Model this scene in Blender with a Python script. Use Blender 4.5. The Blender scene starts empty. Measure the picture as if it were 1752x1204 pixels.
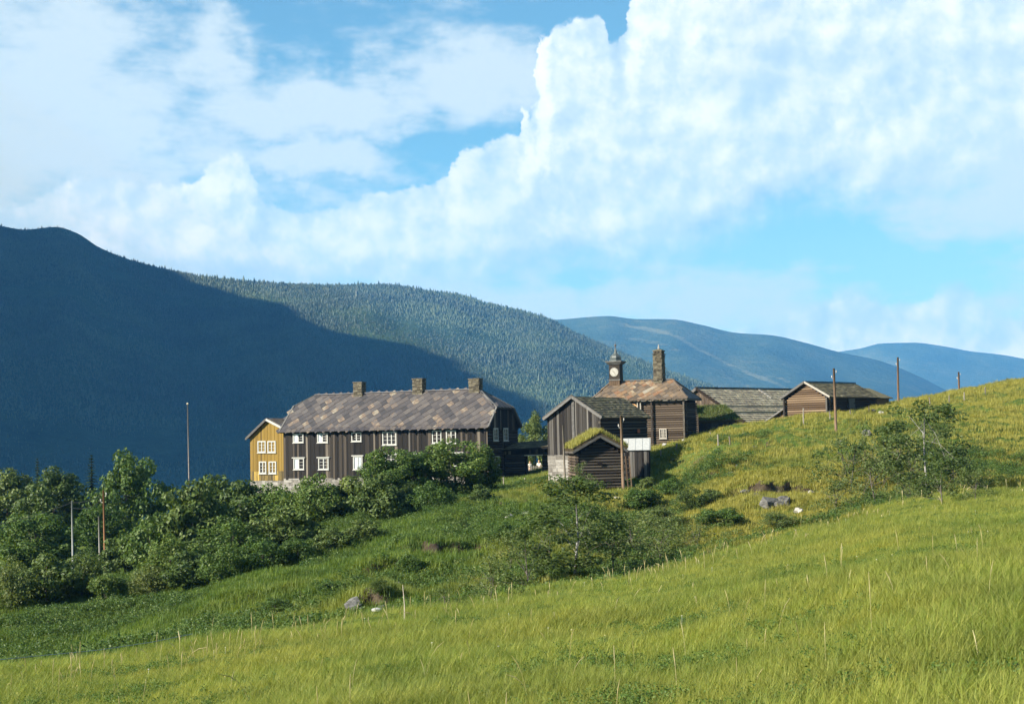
import bpy, bmesh, math, random
import numpy as np
from mathutils import Vector, Matrix, noise as mnoise

rnd = random.Random(7)
rng = np.random.default_rng(7)
SC = bpy.context.scene
COL = SC.collection
R_ = math.radians

# ------------------------------------------------------------------ camera
F, CX, CY = 2433.0, 876.0, 602.0          # photograph is 1752 x 1204, 50 mm lens on 36 mm
PITCH, ROLL = math.atan(143 / F), R_(1.2)
fw = np.array([0, math.cos(PITCH), math.sin(PITCH)])
_r0 = np.array([1.0, 0, 0]); _u0 = np.array([0, -math.sin(PITCH), math.cos(PITCH)])
CR = math.cos(ROLL) * _r0 - math.sin(ROLL) * _u0
CU = math.sin(ROLL) * _r0 + math.cos(ROLL) * _u0
def at(px, py, Y):
    d = fw + (px - CX) / F * CR + (CY - py) / F * CU
    return d * Y / d[1]
cd = bpy.data.cameras.new('camera'); cam = bpy.data.objects.new('camera', cd); COL.objects.link(cam)
cd.sensor_width = 36; cd.lens = 36 * F / 1752; cd.clip_start = 0.1; cd.clip_end = 40000
m = Matrix((CR, CU, -fw)).transposed().to_4x4(); cam.matrix_world = m
SC.camera = cam

# ------------------------------------------------------------------ sun, exposure
SUN_EL = R_(29); _sx, _sy = -0.90, -0.43
_n = math.hypot(_sx, _sy); SUN = Vector((_sx / _n * math.cos(SUN_EL), _sy / _n * math.cos(SUN_EL), math.sin(SUN_EL)))
sl = bpy.data.lights.new('sun', 'SUN'); so = bpy.data.objects.new('sun', sl); COL.objects.link(so)
sl.energy = 4.8; sl.angle = R_(0.5); sl.color = (1.0, 0.95, 0.86)
so.rotation_euler = SUN.to_track_quat('Z', 'Y').to_euler(); so.location = (-60, -20, 60)
SC.view_settings.view_transform = 'Standard'; SC.view_settings.look = 'None'
SC.view_settings.exposure = 1.6; SC.view_settings.gamma = 1.0; SC.view_settings.use_curve_mapping = False
SC.render.engine = 'CYCLES'
cy = SC.cycles
cy.use_denoising = True; cy.max_bounces = 5; cy.diffuse_bounces = 2; cy.glossy_bounces = 2
cy.transmission_bounces = 3; cy.transparent_max_bounces = 6; cy.volume_bounces = 0
try: cy.denoiser = 'OPENIMAGEDENOISE'
except Exception: pass

# ------------------------------------------------------------------ node helper
class NT:
    def __init__(s, tree): s.t = tree; s.n = tree.nodes; s.l = tree.links
    def new(s, typ, **kw):
        n = s.n.new(typ)
        for k, v in kw.items(): setattr(n, k, v)
        return n
    def put(s, sock, v):
        if v is None: return
        if isinstance(v, bpy.types.NodeSocket): s.l.new(v, sock)
        else: sock.default_value = v
    def math(s, op, a, b=None, c=None, clamp=False):
        n = s.new('ShaderNodeMath', operation=op, use_clamp=clamp)
        s.put(n.inputs[0], a); s.put(n.inputs[1], b)
        if c is not None: s.put(n.inputs[2], c)
        return n.outputs[0]
    def vmath(s, op, a, b=None, scale=None):
        n = s.new('ShaderNodeVectorMath', operation=op); s.put(n.inputs[0], a); s.put(n.inputs[1], b)
        if scale is not None: s.put(n.inputs['Scale'], scale)
        return n.outputs[0]
    def noise(s, vec, scale, detail=4, rough=0.55, out='Fac', lac=2.0):
        n = s.new('ShaderNodeTexNoise'); n.noise_dimensions = getattr(s, 'dims', '3D'); s.put(n.inputs['Vector'], vec); n.inputs['Scale'].default_value = scale
        n.inputs['Detail'].default_value = detail; n.inputs['Roughness'].default_value = rough
        n.inputs['Lacunarity'].default_value = lac
        return n.outputs[out]
    def ramp(s, fac, stops, interp='LINEAR'):
        n = s.new('ShaderNodeValToRGB'); s.put(n.inputs[0], fac); e = n.color_ramp.elements
        n.color_ramp.interpolation = interp
        while len(e) < len(stops): e.new(0.5)
        for k, (p, c) in zip(e, stops): k.position = p; k.color = (c[0], c[1], c[2], 1)
        return n.outputs[0]
    def mix(s, fac, a, b, typ='RGBA', blend='MIX'):
        n = s.new('ShaderNodeMix', data_type=typ)
        if typ == 'RGBA': n.blend_type = blend
        i = {'FLOAT': (0, 2, 3), 'RGBA': (0, 6, 7), 'VECTOR': (0, 4, 5)}[typ]
        o = {'FLOAT': 0, 'RGBA': 2, 'VECTOR': 1}[typ]
        for k, v in zip(i, (fac, a, b)):
            if typ == 'RGBA' and isinstance(v, tuple): v = (v[0], v[1], v[2], 1)
            s.put(n.inputs[k], v)
        return n.outputs[o]
    def smooth(s, v, lo, hi, a=0.0, b=1.0):
        n = s.new('ShaderNodeMapRange', interpolation_type='SMOOTHSTEP')
        s.put(n.inputs[0], v)
        for k, q in zip(range(1, 5), (lo, hi, a, b)): s.put(n.inputs[k], q)
        return n.outputs[0]
    def mapping(s, vec, scale=(1, 1, 1), loc=(0, 0, 0), rot=(0, 0, 0)):
        n = s.new('ShaderNodeMapping'); s.put(n.inputs[0], vec)
        n.inputs['Location'].default_value = loc; n.inputs['Rotation'].default_value = rot; n.inputs['Scale'].default_value = scale
        return n.outputs[0]

# ------------------------------------------------------------------ world: sky and clouds
W = bpy.data.worlds.new('World'); SC.world = W; W.use_nodes = True
W.node_tree.nodes.clear()
N = NT(W.node_tree); N.dims = '2D'
KU = 24.33                                    # 1 unit = about 100 photograph pixels
def skyuv(px, py):
    d = at(px, py, 1.0); d = d / np.linalg.norm(d)
    return math.atan2(d[0], d[1]) * KU, math.asin(d[2]) * KU
# skyline of the cumulus banks: upper edge and soft base (px, py)
TOP1 = [(-160, 335), (0, 350), (60, 332), (110, 308), (165, 298), (210, 303), (290, 312), (335, 302), (362, 274), (385, 262), (412, 264), (432, 284), (440, 318), (470, 345), (520, 356), (552, 352), (590, 338),
        (640, 322), (700, 314), (748, 302), (768, 290), (780, 262), (805, 250), (832, 246), (855, 232), (890, 218), (905, 195), (898, 150), (897, 108), (925, 62), (955, 38), (985, 30), (1015, 26), (1036, 38),
        (1052, 66), (1066, 50), (1082, -10), (1150, -60), (1400, -90), (1900, -80)]
BOT1 = [(-160, 400), (0, 420), (200, 490), (400, 500), (600, 490), (800, 480), (950, 462), (1080, 446), (1180, 432), (1260, 398), (1330, 362), (1420, 348), (1500, 345), (1560, 335), (1610, 312), (1680, 285), (1752, 262), (1900, 250)]
TOP2 = [(-160, 700), (1180, 610), (1250, 575), (1300, 548), (1335, 530), (1362, 512), (1388, 514), (1404, 524), (1425, 497), (1450, 488), (1480, 500), (1530, 522), (1575, 520), (1600, 500), (1630, 488), (1655, 486), (1672, 508), (1710, 538), (1780, 528), (1900, 520)]
U0, V0 = skyuv(-160, 602)[0], skyuv(876, 1000)[1]
U1, V1 = skyuv(1900, 602)[0], skyuv(876, -160)[1]
def curve(G, x, pts):
    n = G.new('ShaderNodeFloatCurve'); G.put(n.inputs['Value'], x); c = n.mapping.curves[0]
    q = []
    for px, py in pts:
        u, v = skyuv(px, py); q.append((min(1, max(0, (u - U0) / (U1 - U0))), min(1, max(0, (v - V0) / (V1 - V0)))))
    q.sort()
    while len(c.points) < len(q): c.points.new(0.5, 0.5)
    for p_, w in zip(c.points, q): p_.location = w; p_.handle_type = 'AUTO_CLAMPED'
    n.mapping.use_clip = True; n.mapping.update()
    return n.outputs[0]
def cloud_group():
    g = bpy.data.node_groups.new('cloud_height', 'ShaderNodeTree')
    g.interface.new_socket('P', in_out='INPUT', socket_type='NodeSocketVector')
    for k in ('H', 'T', 'B'): g.interface.new_socket(k, in_out='OUTPUT', socket_type='NodeSocketFloat')
    G = NT(g); G.dims = '2D'; gi = G.new('NodeGroupInput'); go = G.new('NodeGroupOutput')
    P = gi.outputs[0]
    w2 = G.vmath('SCALE', G.vmath('SUBTRACT', G.noise(P, 2.6, 6, 0.62, 'Color'), (0.5, 0.5, 0.5)), scale=0.42)
    Q = G.vmath('ADD', P, w2)
    sp = G.new('ShaderNodeSeparateXYZ'); G.put(sp.inputs[0], Q)
    x = G.math('DIVIDE', G.math('SUBTRACT', sp.outputs[0], U0), U1 - U0, clamp=True)
    v = G.math('DIVIDE', G.math('SUBTRACT', sp.outputs[1], V0), V1 - V0)
    k = (V1 - V0)
    t1 = G.math('MULTIPLY', G.math('SUBTRACT', curve(G, x, TOP1), v), k); b1 = G.math('MULTIPLY', G.math('SUBTRACT', v, curve(G, x, BOT1)), k)
    t2 = G.math('MULTIPLY', G.math('SUBTRACT', curve(G, x, TOP2), v), k)
    vo = G.new('ShaderNodeTexVoronoi', feature='SMOOTH_F1', voronoi_dimensions='2D'); G.put(vo.inputs['Vector'], Q); vo.inputs['Scale'].default_value = 1.7
    vo.inputs['Smoothness'].default_value = 0.45; vo.inputs['Detail'].default_value = 2.5; vo.inputs['Roughness'].default_value = 0.5
    bil = G.math('MULTIPLY', G.math('SUBTRACT', 0.42, vo.outputs['Distance']), 0.24)
    fb = G.math('MULTIPLY', G.math('SUBTRACT', G.noise(P, 0.62, 9, 0.62), 0.5), 1.45)
    tex = G.math('ADD', bil, fb)
    up = G.math('MAXIMUM', G.math('MINIMUM', t1, G.math('ADD', b1, 0.5)), t2)
    G.put(go.inputs[0], G.math('ADD', G.math('MULTIPLY', G.math('MINIMUM', up, 1.2), 0.55), tex))
    G.put(go.inputs[1], G.math('MAXIMUM', G.math('ADD', t1, G.math('MULTIPLY', tex, 0.16)), t2))
    G.put(go.inputs[2], G.math('MAXIMUM', G.math('ADD', b1, G.math('MULTIPLY', fb, 0.7)), G.math('MULTIPLY', t2, 4.0)))
    return g
CG = cloud_group()
def height(P):
    n = N.new('ShaderNodeGroup', node_tree=CG); N.put(n.inputs[0], P); return n.outputs
tc = N.new('ShaderNodeTexCoord')
sep = N.new('ShaderNodeSeparateXYZ'); N.put(sep.inputs[0], tc.outputs['Generated'])
az = N.math('ARCTAN2', sep.outputs[0], sep.outputs[1]); el = N.math('ARCSINE', sep.outputs[2])
cmb = N.new('ShaderNodeCombineXYZ'); N.put(cmb.inputs[0], N.math('MULTIPLY', az, KU)); N.put(cmb.inputs[1], N.math('MULTIPLY', el, KU))
P = cmb.outputs[0]
h0, top0, bot0 = list(height(P))[:3]
h1 = height(N.vmath('ADD', P, (-0.22, 0.26, 0)))[0]
mask = N.math('MULTIPLY', N.smooth(top0, 0.0, 0.12), N.smooth(bot0, -0.35, 0.55))
lit = N.math('ADD', N.math('MULTIPLY', N.math('SUBTRACT', h0, h1), 0.56), N.math('MULTIPLY', N.math('SUBTRACT', h0, 0.45), 0.22))
# sky
sky = N.new('ShaderNodeTexSky', sky_type='NISHITA'); sky.sun_disc = False
sky.sun_elevation = SUN_EL; sky.sun_rotation = math.atan2(_sx, _sy); sky.altitude = 600
sky.air_density = 1.0; sky.dust_density = 0.6; sky.ozone_density = 2.5
blue = N.mix(1.0, sky.outputs[0], (0.62, 1.05, 0.97), blend='MULTIPLY')
# thin high cloud: soft, drawn out sideways
wn = N.noise(N.mapping(P, (0.30, 0.95, 1), rot=(0, 0, R_(-7))), 1.0, 6, 0.6)
wn2 = N.noise(N.mapping(P, (0.7, 1.6, 1), loc=(4, 2, 0), rot=(0, 0, R_(8))), 1.4, 6, 0.62)
VP = N.vmath('ADD', P, N.vmath('SCALE', N.vmath('SUBTRACT', N.noise(P, 0.7, 4, 0.6, 'Color'), (0.5, 0.5, 0.5)), scale=1.3))
def veil(px, py, rx, ry, rot=0):
    u, v = skyuv(px, py)
    mp = N.new('ShaderNodeMapping', vector_type='TEXTURE'); N.put(mp.inputs[0], VP)
    mp.inputs['Location'].default_value = (u, v, 0); mp.inputs['Scale'].default_value = (rx / 100, ry / 100, 1); mp.inputs['Rotation'].default_value = (0, 0, R_(rot))
    gr = N.new('ShaderNodeTexGradient', gradient_type='SPHERICAL'); N.put(gr.inputs[0], mp.outputs[0])
    return gr.outputs['Fac']
va = None
for q in [(70, 130, 420, 230), (130, 270, 480, 210), (-300, 200, 500, 330), (560, 180, 420, 90, 5), (360, 75, 110, 100), (530, 272, 190, 50, -6), 
          (300, 430, 500, 130), (1000, 520, 700, 110), (820, 140, 240, 110), (1750, 300, 260, 200), (2200, 350, 600, 400), (30, 300, 300, 120)]:
    f = veil(*q); va = f if va is None else N.math('MAXIMUM', va, f)
vf = N.math('ADD', N.math('MULTIPLY', va, 1.45), N.math('ADD', N.math('MULTIPLY', N.math('SUBTRACT', wn, 0.5), 1.7), N.math('MULTIPLY', N.math('SUBTRACT', wn2, 0.5), 1.35)))
vf = N.smooth(vf, -0.10, 1.05, 0.07, 0.93)
low = N.smooth(el, 0.02, 0.22, 0.42, 0.0)
vf = N.math('MAXIMUM', vf, low)
c1 = N.mix(vf, blue, (5.3, 6.1, 6.2))
ccol = N.ramp(N.math('ADD', 0.40, lit), [(0.0, (0.40, 0.585, 0.72)), (0.35, (0.60, 0.755, 0.85)), (0.62, (0.88, 0.955, 0.985)), (1.0, (1.0, 1.0, 0.985))])
ccol = N.mix(1.0, ccol, (8.4, 8.1, 7.7), blend='MULTIPLY')
soft = N.smooth(N.noise(P, 0.55, 4, 0.5), 0.42, 0.68, 1.0, 0.80)      # thinner parts of the big cloud let the blue through
mask2 = N.math('MULTIPLY', mask, soft)
c2 = N.mix(mask2, c1, ccol)
bg = N.new('ShaderNodeBackground'); N.put(bg.inputs[0], c2); bg.inputs[1].default_value = 0.05
ow = N.new('ShaderNodeOutputWorld'); N.l.new(bg.outputs[0], ow.inputs[0])
W.cycles.sampling_method = 'MANUAL'; W.cycles.sample_map_resolution = 512

# ------------------------------------------------------------------ mesh helpers
def link(name, me, mat=None, parent=None, kind=None):
    o = bpy.data.objects.new(name, me); COL.objects.link(o)
    if mat is not None and me is not None and not me.materials: me.materials.append(mat)
    if parent is not None: o.parent = parent
    if kind: o['kind'] = kind
    return o
def tag(o, label, cat, group=None):
    o['label'] = label; o['category'] = cat
    if group: o['group'] = group
    return o
def empty(name, loc, label, cat, rz=0, group=None):
    o = bpy.data.objects.new(name, None); COL.objects.link(o); o.location = loc; o.rotation_euler = (0, 0, rz)
    o.empty_display_size = 0.3
    return tag(o, label, cat, group)
class MB:
    def __init__(s): s.v = []; s.f = []
    def add(s, vs, fs):
        b = len(s.v); s.v += [tuple(map(float, q)) for q in vs]; s.f += [tuple(b + i for i in f) for f in fs]; return s
    def box(s, x0, x1, y0, y1, z0, z1):
        return s.add([(x0, y0, z0), (x1, y0, z0), (x1, y1, z0), (x0, y1, z0), (x0, y0, z1), (x1, y0, z1), (x1, y1, z1), (x0, y1, z1)],
                     [(0, 3, 2, 1), (4, 5, 6, 7), (0, 1, 5, 4), (1, 2, 6, 5), (2, 3, 7, 6), (3, 0, 4, 7)])
    def bar(s, a, b, w, t=None, up=(0, 0, 1)):
        a = Vector(a); b = Vector(b); d = (b - a).normalized(); t = t or w
        u = Vector(up)
        if abs(d.dot(u)) > 0.98: u = Vector((0, 1, 0))
        x = d.cross(u).normalized(); y = x.cross(d)
        q = [(-w / 2, -t / 2), (w / 2, -t / 2), (w / 2, t / 2), (-w / 2, t / 2)]
        vs = [a + x * i + y * j for i, j in q] + [b + x * i + y * j for i, j in q]
        return s.add(vs, [(3, 2, 1, 0), (4, 5, 6, 7), (0, 1, 5, 4), (1, 2, 6, 5), (2, 3, 7, 6), (3, 0, 4, 7)])
    def tube(s, pts, radii, n=6):
        pts = [Vector(p) for p in pts]; b = len(s.v); K = len(pts)
        for i, p in enumerate(pts):
            d = (pts[min(i + 1, K - 1)] - pts[max(i - 1, 0)]).normalized()
            u = Vector((0, 0, 1)) if abs(d.z) < 0.95 else Vector((1, 0, 0))
            x = d.cross(u).normalized(); y = d.cross(x)
            for j in range(n):
                a = 2 * math.pi * j / n; s.v.append(tuple(p + (x * math.cos(a) + y * math.sin(a)) * radii[i]))
        for i in range(K - 1):
            for j in range(n):
                q = b + i * n; s.f.append((q + j, q + (j + 1) % n, q + n + (j + 1) % n, q + n + j))
        s.f.append(tuple(b + j for j in range(n))); s.f.append(tuple(b + (K - 1) * n + j for j in reversed(range(n))))
        return s
    def lathe(s, prof, n=16, c=(0, 0), sq=False):
        b = len(s.v)
        for r, z in prof:
            for j in range(n):
                a = 2 * math.pi * (j + 0.5) / n; s.v.append((c[0] + r * math.cos(a), c[1] + r * math.sin(a), z))
        for i in range(len(prof) - 1):
            for j in range(n):
                q = b + i * n; s.f.append((q + j, q + (j + 1) % n, q + n + (j + 1) % n, q + n + j))
        s.f.append(tuple(b + (len(prof) - 1) * n + j for j in range(n))); s.f.append(tuple(b + j for j in reversed(range(n))))
        return s
    def slab(s, poly, t):
        """polygon (counter-clockwise from outside) thickened by t along its normal (downwards)"""
        P_ = [Vector(p) for p in poly]; n = (P_[1] - P_[0]).cross(P_[2] - P_[0]).normalized(); k = len(P_)
        return s.add(P_ + [p - n * t for p in P_], [tuple(range(k)), tuple(reversed(range(k, 2 * k)))] + [(i, k + i, k + (i + 1) % k, (i + 1) % k) for i in range(k)])
    def mesh(s, name='mesh', smooth=False):
        me = bpy.data.meshes.new(name); me.from_pydata(s.v, [], s.f); me.update()
        if smooth: me.polygons.foreach_set('use_smooth', [True] * len(me.polygons))
        return me
    def build(s, name, mat, parent=None, kind=None, smooth=False, fixn=False):
        me = s.mesh(name, smooth)
        if fixn:
            bm = bmesh.new(); bm.from_mesh(me); bmesh.ops.recalc_face_normals(bm, faces=bm.faces); bm.to_mesh(me); bm.free()
        return link(name, me, mat, parent, kind)
def np_mesh(name, V, Fq, smooth=False):
    """V (n,3), Fq (m,3 or 4) numpy"""
    me = bpy.data.meshes.new(name); k = Fq.shape[1]
    me.vertices.add(len(V)); me.vertices.foreach_set('co', V.astype(np.float32).ravel())
    me.loops.add(Fq.size); me.loops.foreach_set('vertex_index', Fq.astype(np.int32).ravel())
    me.polygons.add(len(Fq)); me.polygons.foreach_set('loop_start', np.arange(0, Fq.size, k, dtype=np.int32))
    if smooth: me.polygons.foreach_set('use_smooth', np.ones(len(Fq), bool))
    me.update(calc_edges=True); me.validate()
    return me

# ------------------------------------------------------------------ materials
def material(name): 
    mt = bpy.data.materials.new(name); mt.use_nodes = True; t = NT(mt.node_tree)
    b = mt.node_tree.nodes['Principled BSDF']; b.inputs['Specular IOR Level'].default_value = 0.25
    return mt, t, b
def textured(name, stops, scale=3.0, stretch=(1, 1, 1), objrnd=0.5, rough=0.85, bump=0.0, spec=0.2, coord='Object', detail=5, island=False, bumpscale=None):
    """colour ramp over noise plus a per-object (or per-piece) offset"""
    mt, t, b = material(name)
    if coord == 'Position': vec = t.new('ShaderNodeNewGeometry').outputs['Position']
    else: vec = t.new('ShaderNodeTexCoord').outputs[coord]
    oi = t.new('ShaderNodeNewGeometry').outputs['Random Per Island'] if island else t.new('ShaderNodeObjectInfo').outputs['Random']
    mp = t.mapping(vec, stretch)
    mp = t.vmath('ADD', mp, t.vmath('SCALE', (17.0, 31.0, 11.0), scale=oi))
    nz = t.noise(mp, scale, detail, 0.6)
    fac = t.math('ADD', t.math('MULTIPLY', t.math('SUBTRACT', nz, 0.5), 1.9 * (1 - objrnd) + 0.3), t.math('ADD', t.math('MULTIPLY', t.math('SUBTRACT', oi, 0.5), objrnd), 0.5))
    t.put(b.inputs['Base Color'], t.ramp(fac, stops)); b.inputs['Roughness'].default_value = rough; b.inputs['Specular IOR Level'].default_value = spec
    if bump:
        bn = t.new('ShaderNodeBump'); bn.inputs['Strength'].default_value = bump; bn.inputs['Distance'].default_value = 0.05
        t.put(bn.inputs['Height'], t.noise(mp, bumpscale or scale * 2.5, 5, 0.65)); t.l.new(bn.outputs[0], b.inputs['Normal'])
    return mt
def plain(name, c, rough=0.6, spec=0.3, metal=0):
    mt, t, b = material(name)
    vec = t.new('ShaderNodeTexCoord').outputs['Object']
    nz = t.noise(vec, 6, 5, 0.6)
    t.put(b.inputs['Base Color'], t.ramp(nz, [(0.25, tuple(q * 0.78 for q in c)), (0.7, tuple(min(1, q * 1.1) for q in c))]))
    b.inputs['Roughness'].default_value = rough; b.inputs['Specular IOR Level'].default_value = spec; b.inputs['Metallic'].default_value = metal
    return mt
def leafmat(name, c0, c1, c2, transl=0.35, macro=0.0, yellow=None, nscale=0.05, east=0.0, fine=0.0):
    """foliage: random per leaf, a bit translucent; macro = strength of large position-based variety"""
    mt = bpy.data.materials.new(name); mt.use_nodes = True; t = NT(mt.node_tree); t.n.clear()
    ge = t.new('ShaderNodeNewGeometry'); oi = t.new('ShaderNodeObjectInfo')
    f = t.math('ADD', t.math('MULTIPLY', ge.outputs['Random Per Island'], 0.55), t.math('MULTIPLY', oi.outputs['Random'], 0.45))
    col = t.ramp(f, [(0.1, c0), (0.5, c1), (0.92, c2)])
    if macro and yellow:
        nz = t.noise(ge.outputs['Position'], nscale, 6, 0.62)
        if east:
            sx = t.new('ShaderNodeSeparateXYZ'); t.put(sx.inputs[0], ge.outputs['Position']); nz = t.math('ADD', nz, t.smooth(sx.outputs[0], -30, 26, -.5 * east, .5 * east))
        k = t.smooth(nz, 0.40, 0.66, 0, macro)
        col = t.mix(k, col, yellow)
    if fine:
        n3 = t.noise(ge.outputs['Position'], .9, 5, .7); n4 = t.noise(ge.outputs['Position'], .28, 4, .6)
        col = t.mix(1.0, col, t.ramp(t.math('ADD', t.math('MULTIPLY', n3, .5), t.math('MULTIPLY', n4, .5)), [(.34, (1 - fine, 1 - fine * .8, 1 - fine)), (.5, (1, 1, 1)), (.64, (1 + fine * .55, 1 + fine * .35, 1.0))]), blend='MULTIPLY')
    d = t.new('ShaderNodeBsdfPrincipled'); t.put(d.inputs['Base Color'], col); d.inputs['Roughness'].default_value = 0.55; d.inputs['Specular IOR Level'].default_value = 0.25
    tr = t.new('ShaderNodeBsdfTranslucent'); t.put(tr.inputs[0], t.mix(1.0, col, (1.25, 1.2, 0.5), blend='MULTIPLY'))
    mx = t.new('ShaderNodeMixShader'); mx.inputs[0].default_value = transl
    t.l.new(d.outputs[0], mx.inputs[1]); t.l.new(tr.outputs[0], mx.inputs[2])
    o = t.new('ShaderNodeOutputMaterial'); t.l.new(mx.outputs[0], o.inputs[0])
    return mt
MT = {}
# ================================================================== SETTING
def pchip(x, y, xi):
    x = np.asarray(x, float); y = np.asarray(y, float); h = np.diff(x); d = np.diff(y) / h; mm = np.zeros_like(y)
    w1 = 2 * h[1:] + h[:-1]; w2 = h[1:] + 2 * h[:-1]
    ok = d[:-1] * d[1:] > 0
    with np.errstate(divide='ignore', invalid='ignore'):
        mm[1:-1] = np.where(ok, (w1 + w2) / (w1 / d[:-1] + w2 / d[1:]), 0)
    mm[0], mm[-1] = d[0], d[-1]
    i = np.clip(np.searchsorted(x, xi) - 1, 0, len(x) - 2); t = (np.clip(xi, x[0], x[-1]) - x[i]) / h[i]
    return (y[i] * (1 + 2 * t) * (1 - t) ** 2 + h[i] * mm[i] * t * (1 - t) ** 2 + y[i + 1] * t * t * (3 - 2 * t) + h[i] * mm[i + 1] * t * t * (t - 1))
# terrain read off the photograph: px -> eight (distance, py) from the meadow's edge over the gully to behind the farm
TERR = {-700: [(30, 1215), (42, 1230), (60, 1190), (80, 1120), (100, 1060), (120, 1030), (145, 1010), (175, 990)],
        -300: [(31, 1190), (43, 1195), (60, 1165), (80, 1085), (100, 1035), (120, 1005), (145, 985), (175, 965)],
        0: [(33, 1160), (46, 1160), (60, 1148), (80, 1060), (100, 1012), (120, 982), (145, 955), (175, 935)],
        200: [(35, 1138), (48, 1145), (62, 1115), (80, 1050), (100, 1000), (120, 965), (143, 935), (172, 912)],
        400: [(37, 1103), (50, 1115), (62, 1075), (80, 1010), (100, 955), (120, 910), (142, 873), (172, 856)],
        600: [(40, 1070), (52, 1083), (64, 1040), (82, 965), (100, 910), (120, 870), (142, 848), (172, 842)],
        800: [(44, 1036), (55, 1050), (68, 1005), (84, 932), (100, 880), (118, 852), (138, 837), (168, 828)],
        950: [(48, 1008), (59, 1024), (70, 985), (85, 912), (100, 868), (115, 838), (136, 812), (165, 805)],
        1100: [(54, 985), (64, 1000), (75, 962), (88, 912), (100, 878), (114, 838), (131, 778), (150, 766)],
        1250: [(60, 945), (70, 958), (82, 915), (95, 860), (108, 810), (121, 767), (137, 737), (155, 741)],
        1400: [(67, 905), (77, 915), (88, 878), (100, 825), (112, 780), (128, 735), (145, 712), (162, 716)],
        1550: [(74, 865), (84, 872), (95, 840), (108, 785), (122, 738), (138, 706), (157, 689), (176, 693)],
        1752: [(86, 834), (95, 832), (106, 798), (118, 745), (132, 705), (150, 672), (171, 651), (195, 655)],
        2000: [(95, 800), (104, 795), (115, 760), (127, 710), (140, 668), (157, 635), (178, 612), (200, 614)],
        2600: [(105, 760), (115, 750), (126, 710), (138, 660), (150, 615), (165, 580), (186, 555), (210, 555)]}
SG = np.concatenate([np.linspace(-1.6, -0.47, 26)[:-1], np.linspace(-0.47, 0.47, 360), np.linspace(0.47, 1.6, 26)[1:]])
DG = np.concatenate([np.geomspace(0.5, 4, 8)[:-1], np.geomspace(4, 60, 170)[:-1], np.linspace(60, 215, 240)[:-1], np.geomspace(215, 1200, 36)])
_pxs = sorted(TERR); _rows = []
for k in range(8):
    S_, D_, Z_ = [], [], []
    for px in _pxs:
        d, py = TERR[px][k]; q = at(px, py, d); S_.append(q[0] / d); D_.append(d); Z_.append(q[2])
    _rows.append((pchip(S_, D_, np.clip(SG, S_[0], S_[-1])), pchip(S_, Z_, np.clip(SG, S_[0], S_[-1]))))
Zg = np.zeros((len(DG), len(SG)))
for i in range(len(SG)):
    dc, zc = _rows[0][0][i], _rows[0][1][i]
    ds = [0.3] + [dc * t for t in (.04, .1, .2, .35, .5, .65, .8, .92)]
    zs = [-1.68 + (zc + 1.68) * (q / dc) ** 0.82 for q in ds]
    for k in range(8): ds.append(_rows[k][0][i]); zs.append(_rows[k][1][i])
    dl, zl = ds[-1], zs[-1]
    for q, w in ((1.25, -7), (1.7, -34), (2.6, -82)): ds.append(dl * q); zs.append(zl + w)
    ds.append(1200); zs.append(-149)
    Zg[:, i] = pchip(ds, zs, DG)
bump = np.zeros_like(Zg)
for j, d in enumerate(DG):
    a = 0.06 + 0.50 * min(1, max(0, (d - 42) / 30)) if d < 300 else 1.5
    for i, s in enumerate(SG):
        if abs(s) < 0.5 and 4 < d < 400:
            v = Vector((s * d, d, 0))
            bump[j, i] = a * mnoise.fractal(v * 0.16, 1.0, 2.0, 4) + 0.35 * a * mnoise.noise(v * 0.9)
SCARPS = [(640, 61, 1.2, 1.45), (590, 64, 1.1, .7), (690, 70, 2.6, 1.1), (735, 80, 3.5, 1.0), (880, 99, 4.0, .9), (1215, 63, 3.0, .7), (1255, 108, 2.6, .8), (1320, 97, 3.6, 1.2), (1300, 120, 3.0, .5), (60, 88, 7.0, 1.2), (215, 47, 3.0, .8),
          (1080, 100, 3.5, .9), (1470, 129, 2.6, .5), (430, 70, 4.0, .6), (980, 80, 5.0, .7), (820, 62, 3.5, .6)]
XX = SG[None, :] * DG[:, None]; DD = np.repeat(DG[:, None], len(SG), 1)
for px, d0, w, h in SCARPS:
    x0 = at(px, 1000, d0)[0]; t_ = np.clip((DD - d0 - .5 * np.sin(XX * 1.7 + px) - .35 * np.sin(XX * 4.3 + 2 * px)) / 1.0, 0, 1); bump += (.85 * h) * t_ * t_ * (3 - 2 * t_) * np.exp(-((XX - x0) / w) ** 2) * np.exp(-np.clip(DD - d0, 0, None) / 7)
Zg += bump
def ground(x, y):
    x = np.asarray(x, float); y = np.asarray(y, float); s = np.clip(x / np.maximum(y, .5), SG[0], SG[-1] - 1e-6); d = np.clip(y, DG[0], DG[-1] - 1e-3)
    i = np.clip(np.searchsorted(SG, s) - 1, 0, len(SG) - 2); j = np.clip(np.searchsorted(DG, d) - 1, 0, len(DG) - 2)
    u = (s - SG[i]) / (SG[i + 1] - SG[i]); v = (d - DG[j]) / (DG[j + 1] - DG[j])
    return (Zg[j, i] * (1 - u) + Zg[j, i + 1] * u) * (1 - v) + (Zg[j + 1, i] * (1 - u) + Zg[j + 1, i + 1] * u) * v
def gpt(px, py, Y, dz=0.0):
    q = at(px, py, Y); return Vector((q[0], Y, float(ground(q[0], Y)) + dz))
def hit(px, py, Y):
    """distance at which the pixel's sight line meets the ground near Y (Y itself if it does not)"""
    ys = np.linspace(Y * .70, Y * 1.25, 160); d = at(px, py, 1.0); g = ground(d[0] * ys, ys) - d[2] * ys
    k = np.where((g[:-1] < 0) & (g[1:] >= 0))[0]
    if len(k) == 0: return Y
    j = k[np.argmin(np.abs(ys[k] - Y))]; return float(ys[j] + (ys[j + 1] - ys[j]) * (-g[j]) / (g[j + 1] - g[j]))
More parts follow.
